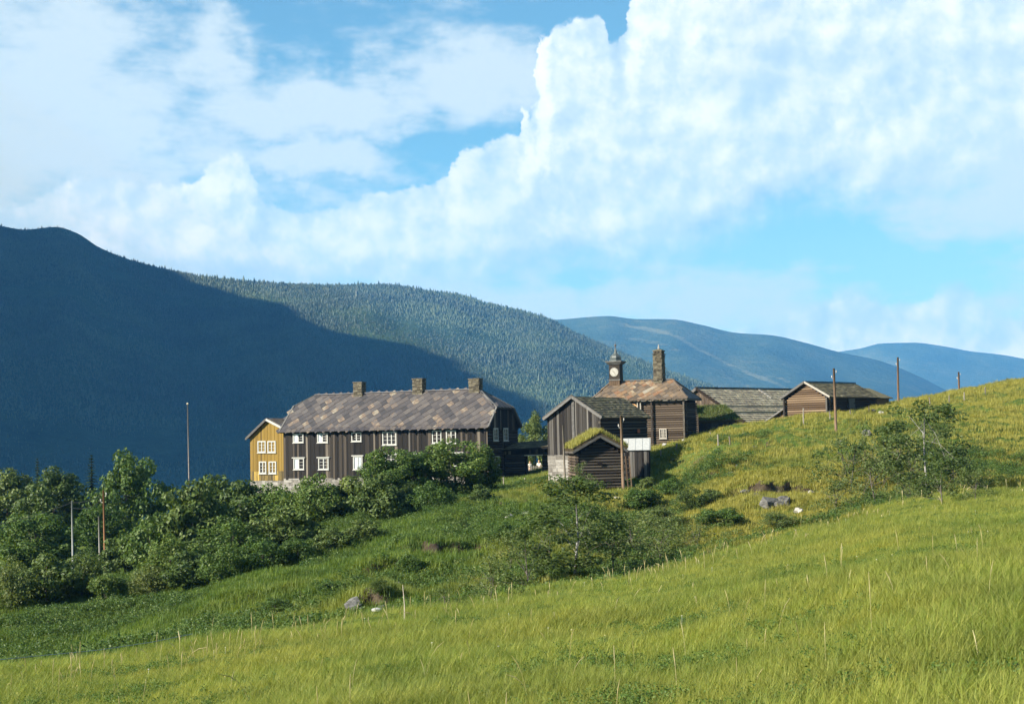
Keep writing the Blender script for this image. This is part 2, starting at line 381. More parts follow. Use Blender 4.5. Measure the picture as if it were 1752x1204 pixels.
def crest_d(s): return np.interp(s, SG, _rows[0][0])
def grid_faces(nj, ni):
    a = np.arange(nj * ni).reshape(nj, ni)
    return np.stack([a[:-1, :-1], a[:-1, 1:], a[1:, 1:], a[1:, :-1]], -1).reshape(-1, 4)
def ground_mat():
    mt, t, b = material('turf_ground'); ge = t.new('ShaderNodeNewGeometry'); p = ge.outputs['Position']
    n1 = t.noise(p, 0.07, 6, 0.6); n2 = t.noise(p, 1.3, 6, 0.65); n3 = t.noise(p, 0.22, 4, 0.6)
    c = t.ramp(t.math('ADD', t.math('MULTIPLY', n1, 0.5), t.math('MULTIPLY', n2, 0.5)), [(0.3, (0.028, 0.05, 0.010)), (0.5, (0.055, 0.085, 0.016)), (0.68, (0.10, 0.115, 0.028))])
    soil = t.smooth(t.math('ADD', n3, t.math('MULTIPLY', n2, 0.25)), 0.78, 0.86)
    c = t.mix(soil, c, (0.10, 0.075, 0.048))
    sn = t.new('ShaderNodeSeparateXYZ'); t.put(sn.inputs[0], ge.outputs['True Normal'])
    c = t.mix(t.smooth(t.math('ADD', sn.outputs[2], t.math('MULTIPLY', n2, .25)), .98, .86), c, t.ramp(n2, [(.3, (.016, .012, .008)), (.52, (.045, .034, .022)), (.66, (.085, .068, .046)), (.85, (.17, .15, .12))]))
    t.put(b.inputs['Base Color'], c); b.inputs['Roughness'].default_value = 0.95; b.inputs['Specular IOR Level'].default_value = 0.05
    bn = t.new('ShaderNodeBump'); bn.inputs['Strength'].default_value = 0.7; bn.inputs['Distance'].default_value = 0.15
    t.put(bn.inputs['Height'], n2); t.l.new(bn.outputs[0], b.inputs['Normal'])
    return mt
V = np.stack([SG[None, :] * DG[:, None], np.repeat(DG[:, None], len(SG), 1), Zg], -1).reshape(-1, 3)
link('hillside_ground', np_mesh('hillside_ground', V, grid_faces(len(DG), len(SG)), True), ground_mat(), kind='structure')

# ---- valley floor and mountains
def forest_mat(name, c0, c1, c2, clearing=False):
    mt, t, b = material(name); p = t.new('ShaderNodeNewGeometry').outputs['Position']
    n1 = t.noise(p, 0.0028, 9, 0.68); n2 = t.noise(p, 0.022, 6, 0.72)
    f = t.math('ADD', t.math('MULTIPLY', n1, 0.6), t.math('MULTIPLY', n2, 0.4))
    c = t.ramp(f, [(0.36, c0), (0.5, c1), (0.64, c2)])
    if clearing:
        at_ = t.new('ShaderNodeAttribute', attribute_name='clearing')
        k = t.smooth(t.math('ADD', at_.outputs['Fac'], t.math('MULTIPLY', t.math('SUBTRACT', t.noise(p, 0.006, 8, 0.72), 0.5), 2.6)), 0.45, 0.95)
        c = t.mix(t.math('MULTIPLY', k, 0.42), c, (0.22, 0.215, 0.12))
    t.put(b.inputs['Base Color'], c); b.inputs['Roughness'].default_value = 0.95; b.inputs['Specular IOR Level'].default_value = 0.0
    bn = t.new('ShaderNodeBump'); bn.inputs['Strength'].default_value = 1.0; bn.inputs['Distance'].default_value = 9.0
    t.put(bn.inputs['Height'], t.noise(p, 0.05, 4, 0.7)); t.l.new(bn.outputs[0], b.inputs['Normal'])
    return mt
FM = forest_mat('forest_slope', (0.022, 0.038, 0.022), (0.036, 0.060, 0.032), (0.060, 0.088, 0.042))
FM2 = forest_mat('forest_slope_far', (0.026, 0.045, 0.024), (0.045, 0.070, 0.034), (0.085, 0.10, 0.05), True)
fl = MB(); fl.add([(-7000, -600, -150), (7000, -600, -150), (7000, 12500, -150), (-7000, 12500, -150)], [(0, 1, 2, 3)])
fl.build('valley_floor', FM, kind='structure')
def hill(name, sil, d0, dr, s0, s1, ns, nd, mat, expo=1.1, amp=14, back=1800, clearing=None, frq=1.0):
    """a mountain from its skyline: foot at distance d0, ridge at distance dr(s)"""
    S = np.linspace(s0, s1, ns); px = np.array([q[0] for q in sil], float); ss, ee = [], []
    for q in sil:
        w = at(q[0], q[1], 1.0); ss.append(w[0]); ee.append(w[2])
    e = pchip(ss, ee, np.clip(S, ss[0], ss[-1])); D = np.array([dr(s) for s in S]); zr = e * D
    T = np.concatenate([np.linspace(0, 1, nd), 1 + np.linspace(0, 1, 14)[1:] ** 1.5])
    P_ = np.zeros((len(T), ns, 3))
    for j, t in enumerate(T):
        d = d0 + (D - d0) * t if t <= 1 else D + (t - 1) * back
        z = -152 + (zr + 152) * t ** expo if t <= 1 else zr - (t - 1) ** 1.3 * (zr + 300) * 0.75
        P_[j, :, 0] = S * d; P_[j, :, 1] = d; P_[j, :, 2] = z
        w = amp * min(1, 3.2 * t) * (1 if t < 0.85 else max(0.16, (1 - t) / 0.15))
        for i in range(ns):
            v = Vector((S[i] * 10 * frq, float(d[i]) / 1500 * frq, 0))
            P_[j, i, 2] += w * (mnoise.fractal(v * 0.55, 1.0, 2.0, 4) + 0.0)
    me = np_mesh(name, P_.reshape(-1, 3), grid_faces(len(T), ns), True)
    if clearing is not None:
        a = me.attributes.new('clearing', 'FLOAT', 'POINT'); a.data.foreach_set('value', clearing(np.broadcast_to(S, (len(T), ns)), np.broadcast_to(T[:, None], (len(T), ns))).astype(np.float32).ravel())
    o = link(name, me, mat, kind='structure')
    return o, P_, T
SIL1 = [(-1500, 380), (-900, 345), (-400, 372), (-120, 380), (0, 388), (45, 394), (95, 389), (130, 398), (170, 423), (240, 449), (335, 470), (400, 479), (500, 488), (570, 490), (640, 488),
        (700, 494), (745, 502), (780, 505), (830, 520), (880, 531), (930, 546), (980, 571), (1040, 598), (1120, 630), (1200, 658), (1300, 688), (1400, 715), (1550, 752)]
h1, P1, T1 = hill('wooded_mountain', SIL1, 1150, lambda s: 3250 + 500 * s, -1.0, 0.27, 360, 90, FM, 1.08, 52)
SIL3 = [(700, 575), (850, 556), (905, 546), (950, 546), (1000, 542), (1040, 540), (1085, 545), (1150, 546), (1200, 556), (1260, 569), (1320, 573), (1380, 586), (1430, 600), (1500, 615), (1560, 638), (1640, 678), (1752, 735), (1850, 770)]
def clear3(S, T):
    c = 0.985 - 1.25 * np.clip(S - 0.045, 0, 1) ** 1.0 - 0.22 * np.clip((S - .10) / .1, 0, 3)
    return (np.exp(-((T - c) / 0.022) ** 2) + .6 * np.exp(-((T - c + .10) / 0.03) ** 2) + .5 * np.exp(-((T - c - .05) / 0.012) ** 2)) * np.clip((S - 0.055) / 0.03, 0, 1) * np.clip((0.24 - S) / 0.05, 0, 1) * 1.0
hill('far_mountain', SIL3, 3600, lambda s: 6600, -0.12, 0.40, 200, 60, FM2, 1.25, 34, 2200, clear3, 1.3)
SIL4 = [(1100, 640), (1250, 625), (1350, 612), (1420, 603), (1470, 596), (1510, 587), (1560, 586), (1610, 591), (1660, 600), (1720, 607), (1752, 613), (1850, 628), (2000, 640), (2300, 690), (2700, 740)]
hill('distant_mountain', SIL4, 7000, lambda s: 9400, 0.05, 0.62, 130, 40, FM2, 1.2, 40, 1800, lambda S, T: 0.45 * np.exp(-((T - 0.8) / 0.06) ** 2), 1.3)
# unseen ridge left of the view, added and shaped to shade the wooded mountain
def shading_ridge():
    X = np.linspace(-4800, -620, 90); Y = np.linspace(150, 3900, 90); P_ = np.zeros((len(Y), len(X), 3))
    for j, y in enumerate(Y):
        env = min(1, max(0, (y - 250) / 650)); env = env * env * (3 - 2 * env); e2 = 1 - min(1, max(0, (y - 3200) / 700)); env *= e2 * e2 * (3 - 2 * e2)
        for i, x in enumerate(X):
            z = 1175 - 130 * min(1, max(0, (y - 1650) / 850)) - 1.02 * max(0, x + 1800) - 0.55 * max(0, -1800 - x)
            z += 60 * mnoise.fractal(Vector((x / 300, y / 300, 3)), 1.0, 2.0, 5)
            P_[j, i] = (x, y, -151 + max(0, z + 151) * env)
    link('added_shading_ridge', np_mesh('added_shading_ridge', P_.reshape(-1, 3), grid_faces(len(Y), len(X)), True), FM, kind='structure')
shading_ridge()

# ---- haze
hz = MB().box(-7100, 7100, -700, 12600, -152.5, 1345)
hm = bpy.data.materials.new('haze_air'); hm.use_nodes = True; hm.node_tree.nodes.clear(); t = NT(hm.node_tree)
pv = t.new('ShaderNodeVolumePrincipled'); pv.inputs['Density'].default_value = 8.2e-5; pv.inputs['Color'].default_value = (0.10, 0.40, 1.0, 1); pv.inputs['Absorption Color'].default_value = (.22, .22, .22, 1); pv.inputs['Anisotropy'].default_value = 0.0
oo = t.new('ShaderNodeOutputMaterial'); t.l.new(pv.outputs[0], oo.inputs['Volume'])
hz.build('haze', hm, kind='stuff')

# ------------------------------------------------------------------ scattering (stuff)
def scatter(name, mesh_obj, P_, rz, sc, kind='stuff'):
    me = bpy.data.meshes.new(name); me.vertices.add(len(P_)); me.vertices.foreach_set('co', np.asarray(P_, np.float32).ravel())
    for nm, arr in (('rz', rz), ('sc', sc)):
        a = me.attributes.new(nm, 'FLOAT', 'POINT'); a.data.foreach_set('value', np.asarray(arr, np.float32))
    o = bpy.data.objects.new(name, me); COL.objects.link(o); o['kind'] = kind
    g = bpy.data.node_groups.new(name, 'GeometryNodeTree')
    g.interface.new_socket('Geometry', in_out='INPUT', socket_type='NodeSocketGeometry'); g.interface.new_socket('Geometry', in_out='OUTPUT', socket_type='NodeSocketGeometry')
    n = g.nodes; gi = n.new('NodeGroupInput'); go = n.new('NodeGroupOutput'); ip = n.new('GeometryNodeInstanceOnPoints')
    ob = n.new('GeometryNodeObjectInfo'); ob.inputs['Object'].default_value = mesh_obj
    a1 = n.new('GeometryNodeInputNamedAttribute'); a1.data_type = 'FLOAT'; a1.inputs[0].default_value = 'rz'
    a2 = n.new('GeometryNodeInputNamedAttribute'); a2.data_type = 'FLOAT'; a2.inputs[0].default_value = 'sc'
    cx = n.new('ShaderNodeCombineXYZ')
    L = g.links
    L.new(a1.outputs[0], cx.inputs[2]); L.new(gi.outputs[0], ip.inputs['Points']); L.new(ob.outputs['Geometry'], ip.inputs['Instance'])
    L.new(cx.outputs[0], ip.inputs['Rotation']); L.new(a2.outputs[0], ip.inputs['Scale']); L.new(ip.outputs[0], go.inputs[0])
    md = o.modifiers.new('scatter', 'NODES'); md.node_group = g
    return o
def source(name, me, mat):
    me.materials.append(mat); return bpy.data.objects.new(name, me)      # not linked: only its copies are in the scene

# forest on the wooded mountain
def cone_tree():
    b = MB()
    for z0, z1, r in ((0.0, 0.62, 0.24), (0.34, 1.0, 0.16)):
        k = len(b.v); vs = [(r * math.cos(a) * (1 + 0.25 * (i % 2)), r * math.sin(a) * (1 + 0.25 * (i % 2)), z0) for i, a in enumerate(np.linspace(0, 2 * math.pi, 7)[:-1])] + [(0, 0, z1)]
        b.add(vs, [(i, (i + 1) % 6, 6) for i in range(6)])
    return b.mesh('forest_tree')
TM = leafmat('forest_needles', (0.015, 0.030, 0.018), (0.028, 0.052, 0.028), (0.055, 0.088, 0.042), 0.1, 0.9, (0.060, 0.096, 0.044), 0.0035)
def forest(n=230000):
    nj, ni = P1.shape[:2]
    iu = rng.uniform(0, ni - 1.001, n * 2); ju = np.sqrt(rng.uniform(0.02, 1, n * 2)) * (90 + 2)
    i = iu.astype(int); j = np.minimum(ju.astype(int), nj - 2); u = (iu - i)[:, None]; v = (ju - j)[:, None]
    Q = (P1[j, i] * (1 - u) + P1[j, i + 1] * u) * (1 - v) + (P1[j + 1, i] * (1 - u) + P1[j + 1, i + 1] * u) * v
    s = Q[:, 0] / Q[:, 1]; Q = Q[(s > -0.42) & (s < 0.26) & (Q[:, 1] > 1500)][:n]
    pn = np.array([mnoise.fractal(Vector((x / 330, y / 330, 2)), 1.0, 2.0, 3) for x, y, _ in Q]); keep = pn + rng.normal(0, .25, len(Q)) > -.42; Q, pn = Q[keep], pn[keep]
    sc = rng.gamma(6, .58, len(Q)) * (1 + .35 * np.clip(pn, -1, 1)) * (0.75 + 0.5 * (Q[:, 1] / 3300)); Q[:, 2] -= 0.6
    scatter('mountain_forest', source('forest_tree', cone_tree(), TM), Q, rng.uniform(0, 6.28, len(Q)), sc)
forest()
# ================================================================== BUILDINGS
WOODS = {
 'tarred': textured('tarred_board', [(0.2, (0.006, 0.005, 0.004)), (0.5, (0.012, 0.0095, 0.0075)), (0.72, (0.022, 0.018, 0.014)), (0.86, (0.07, 0.056, 0.042)), (0.97, (0.17, 0.145, 0.115))], 2.2, (9, 9, 0.8), 0.9, 0.8, 0.3, coord='Object'),
 'grey': textured('weathered_board', [(0.15, (0.011, 0.009, 0.008)), (0.48, (0.024, 0.021, 0.018)), (0.68, (0.046, 0.041, 0.036)), (0.90, (0.15, 0.14, 0.125))], 2.2, (9, 9, 0.8), 0.85, 0.85, 0.3),
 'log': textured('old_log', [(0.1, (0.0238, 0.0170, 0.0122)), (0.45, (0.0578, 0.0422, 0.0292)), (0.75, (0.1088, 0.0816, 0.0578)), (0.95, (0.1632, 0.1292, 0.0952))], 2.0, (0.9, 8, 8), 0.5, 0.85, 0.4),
 'darkshadelog': textured('dark_shaded_log', [(0.1, (0.0154, 0.0119, 0.0091)), (0.45, (0.0364, 0.0287, 0.0224)), (0.75, (0.0735, 0.0616, 0.0476)), (0.95, (0.1190, 0.1050, 0.0840))], 2.0, (0.9, 8, 8), 0.5, 0.85, 0.4),  # dark wood; also puts shade into log walls turned from the sun
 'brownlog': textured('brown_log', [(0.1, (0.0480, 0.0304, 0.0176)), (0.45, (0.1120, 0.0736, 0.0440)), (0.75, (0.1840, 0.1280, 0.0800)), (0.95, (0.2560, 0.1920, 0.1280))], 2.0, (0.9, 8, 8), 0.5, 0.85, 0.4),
 'yellow': textured('yellow_board', [(0.12, (0.0496, 0.0306, 0.0107)), (0.3, (0.1190, 0.0730, 0.0131)), (0.6, (0.1786, 0.1107, 0.0179)), (0.95, (0.2182, 0.1461, 0.0327))], 2.6, (8, 8, 0.7), 0.6, 0.75, 0.2),
 'pole': textured('pole_wood', [(0.2, (0.0675, 0.0413, 0.0248)), (0.6, (0.1350, 0.0863, 0.0525)), (0.9, (0.1950, 0.1425, 0.0975))], 3, (8, 8, 0.6), 0.4, 0.85, 0.2),
 'post': textured('post_wood', [(0.2, (0.10, 0.085, 0.065)), (0.6, (0.20, 0.175, 0.14)), (0.9, (0.34, 0.31, 0.26))], 3, (8, 8, 0.6), 0.4, 0.85, 0.2)}
GAP = plain('shadow_gap_wood', (0.020, 0.016, 0.013), 0.95, 0.05)
WHITE = plain('white_paint', (0.36, 0.355, 0.33), 0.6)
PALEWOOD = plain('pale_trim', (0.27, 0.245, 0.21), 0.7)
GREYTRIM = textured('grey_trim', [(0.2, (0.0585, 0.0540, 0.0495)), (0.6, (0.1080, 0.1035, 0.0968)), (0.9, (0.1620, 0.1575, 0.1485))], 3, (1, 6, 6), 0.3, 0.85, 0.2)
PALE_PANEL = plain('pale_window_panel', (0.36, 0.40, 0.43), 0.8, 0.1)
STONE = textured('field_stone', [(0.2, (0.13, 0.125, 0.115)), (0.5, (0.27, 0.26, 0.24)), (0.8, (0.42, 0.40, 0.37))], 4, (1, 1, 1), 0.6, 0.9, 0.5, island=True, coord='Position')
PALESTONE = textured('limewashed_stone', [(0.2, (0.1120, 0.1015, 0.0875)), (0.5, (0.1890, 0.1750, 0.1540)), (0.8, (0.2800, 0.2625, 0.2380))], 4, (1, 1, 1), 0.6, 0.9, 0.5, island=True, coord='Position')
CHIMSTONE = textured('mossy_slab_stone', [(0.15, (0.0338, 0.0279, 0.0189)), (0.45, (0.0765, 0.0653, 0.0450)), (0.7, (0.1260, 0.1080, 0.0765)), (0.9, (0.1710, 0.1620, 0.1125))], 5, (1, 1, 2.5), 0.6, 0.9, 0.5, island=True, coord='Position')
SLATE = textured('slate', [(0.0, (0.022, 0.021, 0.023)), (0.22, (0.038, 0.034, 0.035)), (0.42, (0.054, 0.047, 0.046)), (0.60, (0.066, 0.056, 0.052)), (0.76, (0.080, 0.071, 0.066)), (0.87, (0.110, 0.077, 0.055)), (0.93, (0.16, 0.125, 0.088)), (1.0, (0.19, 0.175, 0.14))], 2.6, (1, 1, 1), 0.84, 0.6, 0.5, spec=0.35)
OSLATE = textured('lichen_slate', [(0.0, (0.0492, 0.0394, 0.0312)), (0.22, (0.0861, 0.0640, 0.0443)), (0.40, (0.1230, 0.0861, 0.0541)), (0.55, (0.1025, 0.0861, 0.0697)), (0.68, (0.1640, 0.1107, 0.0615)), (0.80, (0.1394, 0.0697, 0.0369)), (0.90, (0.2132, 0.1722, 0.1148)), (1.0, (0.1968, 0.1845, 0.1599))], 1.8, (1, 1, 1), 0.9, 0.7, 0.35, spec=0.3)
ESLATE = textured('eave_slate', [(0.1, (0.0280, 0.0259, 0.0294)), (0.5, (0.0504, 0.0448, 0.0462)), (0.9, (0.0840, 0.0700, 0.0595))], 2.0, (1, 1, 1), 0.8, 0.7, 0.3, island=True, coord='Position')
MOSSROOF = textured('mossy_roof_slate', [(0.1, (0.0525, 0.0420, 0.0300)), (0.4, (0.0938, 0.0810, 0.0495)), (0.65, (0.1350, 0.1200, 0.0638)), (0.9, (0.1950, 0.1650, 0.1125))], 2.5, (1, 1, 1), 0.6, 0.9, 0.4, island=True, coord='Position')
GREYROOF = textured('grey_lichen_roof', [(0.1, (0.1445, 0.1232, 0.0935)), (0.4, (0.2210, 0.1913, 0.1403)), (0.65, (0.2805, 0.2465, 0.1615)), (0.9, (0.3570, 0.3145, 0.2380))], 2.5, (1, 1, 1), 0.6, 0.9, 0.4, island=True, coord='Position')
TIN = plain('white_tin', (0.33, 0.335, 0.325), 0.55, 0.35)
SOD = plain('sod', (0.07, 0.055, 0.032), 0.95, 0.05)
IRON = plain('dark_iron', (0.03, 0.03, 0.03), 0.5)
LEAD = plain('dome_sheet', (0.060, 0.070, 0.066), 0.45, 0.5)
gm = bpy.data.materials.new('window_glass'); gm.use_nodes = True
_b = gm.node_tree.nodes['Principled BSDF']; _b.inputs['Base Color'].default_value = (0.020, 0.018, 0.018, 1); _b.inputs['Roughness'].default_value = 0.12; _b.inputs['Specular IOR Level'].default_value = 0.5
GLASS = gm
_unit = {}
def unit(shape, mat):
    k = (shape, mat.name)
    if k not in _unit:
        b = MB()
        if shape == 'board': b.box(-.5, .5, -.5, .5, -.5, .5)
        elif shape == 'log':
            ring = [(0.5 * math.cos(a), 0.5 * math.sin(a)) for a in np.linspace(0, 2 * math.pi, 9)[:-1] + math.pi / 8]
            vs = [(-.5, y, z) for y, z in ring] + [(.5, y, z) for y, z in ring]
            b.add(vs, [tuple(reversed(range(8))), tuple(range(8, 16))] + [(i, (i + 1) % 8, 8 + (i + 1) % 8, 8 + i) for i in range(8)])
        elif shape == 'slate':
            q = [(0, -.5), (.5, 0), (.06, .5), (-.06, .5), (-.5, 0)]
            vs = [(x, y, 0) for x, y in q] + [(x, y, -.05) for x, y in q]
            b.add(vs, [tuple(range(5)), tuple(reversed(range(5, 10)))] + [(i, 5 + i, 5 + (i + 1) % 5, (i + 1) % 5) for i in range(5)])
        me = b.mesh(shape); me.materials.append(mat); _unit[k] = me
    return _unit[k]
def piece(name, shape, mat, parent, loc, scale, rot=None, mtx=None):
    o = bpy.data.objects.new(name, unit(shape, mat)); COL.objects.link(o); o.parent = parent
    if mtx is not None: o.matrix_local = mtx @ Matrix.Diagonal((*scale, 1))
    else:
        o.location = loc; o.scale = scale
        if rot: o.rotation_euler = rot
    return o
class Face:
    """a wall plane of a building: kind 'front' (y = d, looks to -y), 'right' (x = d, looks to +x), 'left' (x = d, looks to -x)"""
    def __init__(s, root, kind, d): s.r, s.k, s.d = root, kind, d
    def p(s, u, w, out=0.0):
        return {'front': (u, s.d - out, w), 'right': (s.d + out, u, w), 'left': (s.d - out, u, w)}[s.k]
    def box(s, mb, u0, u1, w0, w1, o0, o1):
        a, b = s.p(u0, w0, o0), s.p(u1, w1, o1)
        return mb.box(*[q for i in range(3) for q in (min(a[i], b[i]), max(a[i], b[i]))])
    def uv(s, px, py):
        """the pixel's sight line met with this wall"""
        c, sn = math.cos(s.r.rotation_euler.z), math.sin(s.r.rotation_euler.z); L = s.r.location
        d = fw + (px - CX) / F * CR + (CY - py) / F * CU
        l = lambda x, y: (c * x + sn * y, -sn * x + c * y)
        ox, oy = l(-L.x, -L.y); dx, dy = l(d[0], d[1])
        t = (s.d - oy) / dy if s.k == 'front' else (s.d - ox) / dx
        return (ox + t * dx if s.k == 'front' else oy + t * dy), t * d[2] - L.z
    def rect(s, px0, py0, px1, py1):
        u0, w1 = s.uv(px0, (py0 + py1) / 2)[0], s.uv((px0 + px1) / 2, py0)[1]
        u1, w0 = s.uv(px1, (py0 + py1) / 2)[0], s.uv((px0 + px1) / 2, py1)[1]
        return min(u0, u1), max(u0, u1), w0, w1
def window(face, u0, u1, w0, w1, sashes=2, rows=3, pale_panel=0.0, hood=False, frame=WHITE, fw_=0.11, label=None):
    r = face.r; m = MB()
    face.box(m, u0, u0 + fw_, w0, w1, 0.0, 0.12); face.box(m, u1 - fw_, u1, w0, w1, 0.0, 0.12)
    face.box(m, u0 + fw_, u1 - fw_, w1 - fw_, w1, 0.0, 0.117); face.box(m, u0 + fw_, u1 - fw_, w0, w0 + fw_, 0.0, 0.117)
    face.box(m, u0 - 0.06, u1 + 0.06, w0 - 0.07, w0 - 0.003, 0.0, 0.17)
    if hood: face.box(m, u0 - 0.16, u1 + 0.16, w1 + 0.003, w1 + 0.10, 0.0, 0.20)
    o = m.build('window', frame, r)
    if label: o['label'] = label
    iu0, iu1, iw0, iw1 = u0 + fw_, u1 - fw_, w0 + fw_, w1 - fw_
    sw = (iu1 - iu0) / sashes
    b = MB()
    for k in range(1, sashes):
        x = iu0 + sw * k; face.box(b, x - 0.055, x + 0.055, iw0, iw1, 0.02, 0.10)
    bars = MB()
    for k in range(sashes):
        a, c = iu0 + sw * k + (0.055 if k else 0), iu0 + sw * (k + 1) - (0.055 if k < sashes - 1 else 0)
        g = MB(); face.box(g, a, c, iw0, iw1, 0.02, 0.045); g.build('pane', GLASS, o)
        for q in range(1, rows):
            w = iw0 + (iw1 - iw0) * q / rows; face.box(bars, a, c, w - 0.016, w + 0.016, 0.046, 0.075)
    if sashes > 1: b.build('mullion', frame, o)
    bars.build('glazing_bars', frame, o)
    if pale_panel:
        g = MB(); face.box(g, iu0, iu0 + (iu1 - iu0) * pale_panel, iw0, iw1, 0.0455, 0.058); g.build('pale_panel', PALE_PANEL, o)  # pale bluish panel over part of the panes
    return o
def log_wall(face, u0, u1, z0, z1, dia, mat, over=0.22, gable=None, name='log'):
    """horizontal logs one by one; gable = (ridge u, ridge z) shortens the upper ones"""
    n = max(1, round((z1 - z0) / dia)); h = (z1 - z0) / n; zs = [z0 + h * (i + .5) for i in range(n)]
    if gable: 
        k = int((gable[1] - 0.25 - z1) / h); zs += [z1 + h * (i + .5) for i in range(k)]
    for i, z in enumerate(zs):
        a, b = u0 - over, u1 + over
        if gable and z > z1:
            f = 1 - (z + h * 0.5 - z1) / (gable[1] - z1); a, b = gable[0] - (gable[0] - u0) * f, gable[0] + (u1 - gable[0]) * f
            if b - a < 0.3: continue
        elif i % 2: a += 0.03; b -= 0.05
        c = face.p((a + b) / 2, z, -h * 0.42)
        o = piece(name, 'log', mat, face.r, c, (b - a, h * 1.0, h * .90), (rnd.uniform(0, .02), 0, 0 if face.k == 'front' else math.pi / 2))
def board_wall(face, u0, u1, z0, ztop, width, mat, batten=True, name='board', skip=None, jag=0.0):
    """upright boards one by one; ztop is a number or a function of u"""
    n = max(1, round((u1 - u0) / width)); w = (u1 - u0) / n
    for i in range(n):
        u = u0 + w * (i + .5); zt = ztop(u) if callable(ztop) else ztop; zb = z0 - rnd.uniform(0, jag)
        out = 0.034 if (i % 2 and batten) else 0.012
        c = face.p(u, (zb + zt) / 2, out)
        sc = (w * (1.12 if i % 2 and batten else 0.97), 0.032, zt - zb)
        piece(name, 'board', mat, face.r, c, sc, (0, 0, 0 if face.k == 'front' else math.pi / 2))
def slates(root, O, U, Vv, poly, dx, dy, mat, name='slate', cap=300):
    """diamond slates laid one by one over the roof plane O + u U + v V inside poly (u, v)"""
    O, U, Vv = Vector(O), Vector(U).normalized(), Vector(Vv).normalized(); Nn = U.cross(Vv).normalized()
    def inside(u, v):
        c = False; k = len(poly)
        for i in range(k):
            (x1, y1), (x2, y2) = poly[i], poly[(i + 1) % k]
            if (y1 > v) != (y2 > v) and u < (x2 - x1) * (v - y1) / (y2 - y1) + x1: c = not c
        return c
    us = [p[0] for p in poly]; vs = [p[1] for p in poly]; spots = []
    j = 0; v = min(vs) + dy * 0.30
    while v < max(vs) + dy * .5:
        u = min(us) + (dx / 2 if j % 2 else 0)
        while u < max(us) + dx:
            if inside(u, v - dy * .05): spots.append((u, v))
            u += dx
        j += 1; v += dy / 2
    a = math.radians(2.6); rest = MB()
    for i, (u, v) in enumerate(spots):
        uu = (U * math.cos(0) ).copy(); vv = (Vv * math.cos(a) - Nn * math.sin(a)); nn = uu.cross(vv)
        g = rnd.gauss(0, .035); u2 = uu * math.cos(g) + vv * math.sin(g); v2 = nn.cross(u2)
        c = O + U * (u + rnd.gauss(0, .012)) + Vv * (v + rnd.gauss(0, .015)) + Nn * (0.055 + rnd.uniform(0, .018))
        M = Matrix((u2, v2, nn)).transposed().to_4x4(); M.translation = c
        sc = (dx * rnd.uniform(.97, 1.05), dy * rnd.uniform(1.0, 1.12), 1)
        if i < cap: piece(name, 'slate', mat, root, None, sc, mtx=M)
    return len(spots)
def shingles(root, name, O, U, Vv, L, H, sx, sy, mat, clip=None, thick=0.035):
    """small roof slates in courses, too small to pick apart: one part"""
    O, U, Vv = Vector(O), Vector(U).normalized(), Vector(Vv).normalized(); Nn = U.cross(Vv).normalized(); b = MB()
    r = 0; v = -0.05
    while v < H - 0.02:
        u = (0 if r % 2 else -sx / 2)
        while u < L:
            a, c = max(0, u), min(L, u + sx * rnd.uniform(.9, .99)); h = sy * rnd.uniform(1.05, 1.25); top = min(v + h, H)
            if c - a > 0.05 and (clip is None or clip((a + c) / 2, v + sy / 2)):
                z0 = 0.075 + rnd.uniform(0, .02); z1 = 0.035; k = rnd.uniform(-.03, .03)
                p = [O + U * a + Vv * (v + k) + Nn * z0, O + U * c + Vv * (v + k) + Nn * z0, O + U * c + Vv * top + Nn * z1, O + U * a + Vv * top + Nn * z1]
                b.slab(p, thick)
            u += sx
        v += sy; r += 1
    return b.build(name, mat, root, kind='stuff')
def masonry(mb, x0, x1, y0, y1, z0, z1, h=0.22, w=0.42, rough=0.03):
    """rough stone courses round a rectangular shaft"""
    z = z0
    while z < z1 - 0.03:
        hh = min(h * rnd.uniform(.7, 1.3), z1 - z)
        for (ax, a0, a1, c, sgn) in (('x', x0, x1, y0, -1), ('x', x0, x1, y1, 1), ('y', y0, y1, x0, -1), ('y', y0, y1, x1, 1)):
            a = a0 - 0.02
            while a < a1 - 0.04:
                ww = min(w * rnd.uniform(.6, 1.5), a1 + 0.02 - a); o = rnd.uniform(0, rough)
                lo, hi = (c - 0.02 - o, c + 0.09) if sgn < 0 else (c - 0.09, c + 0.02 + o)
                if ax == 'x': mb.box(a + .008, a + ww - .008, lo, hi, z + .01, z + hh - .006)
                else: mb.box(lo, hi, a + .008, a + ww - .008, z + .01, z + hh - .006)
                a += ww
        z += hh
    return mb
def turf(root, name, O, U, Vv, L, H, n, mat, hmax=0.3, arr=None):
    """grass growing on a sod roof, one part"""
    O, U, Vv = Vector(O), Vector(U).normalized(), Vector(Vv).normalized()
    b = MB()
    for i in range(n):
        p = O + U * rnd.uniform(-.02, L + .02) + Vv * rnd.uniform(-.02, H + .02); h = hmax * rnd.uniform(.45, 1.1); a = rnd.uniform(0, 6.28)
        d = Vector((math.cos(a), math.sin(a), 0)); w = rnd.uniform(.015, .035); l = d * h * rnd.uniform(.1, .6); s_ = Vector((-d.y, d.x, 0)) * w
        b.add([p - s_, p + s_, p + l + Vector((0, 0, h))], [(0, 1, 2)])
    return b.build(name, mat, root, kind='stuff')
TURFG = leafmat('roof_grass', (0.13, 0.155, 0.030), (0.24, 0.235, 0.050), (0.38, 0.34, 0.11), 0.4)

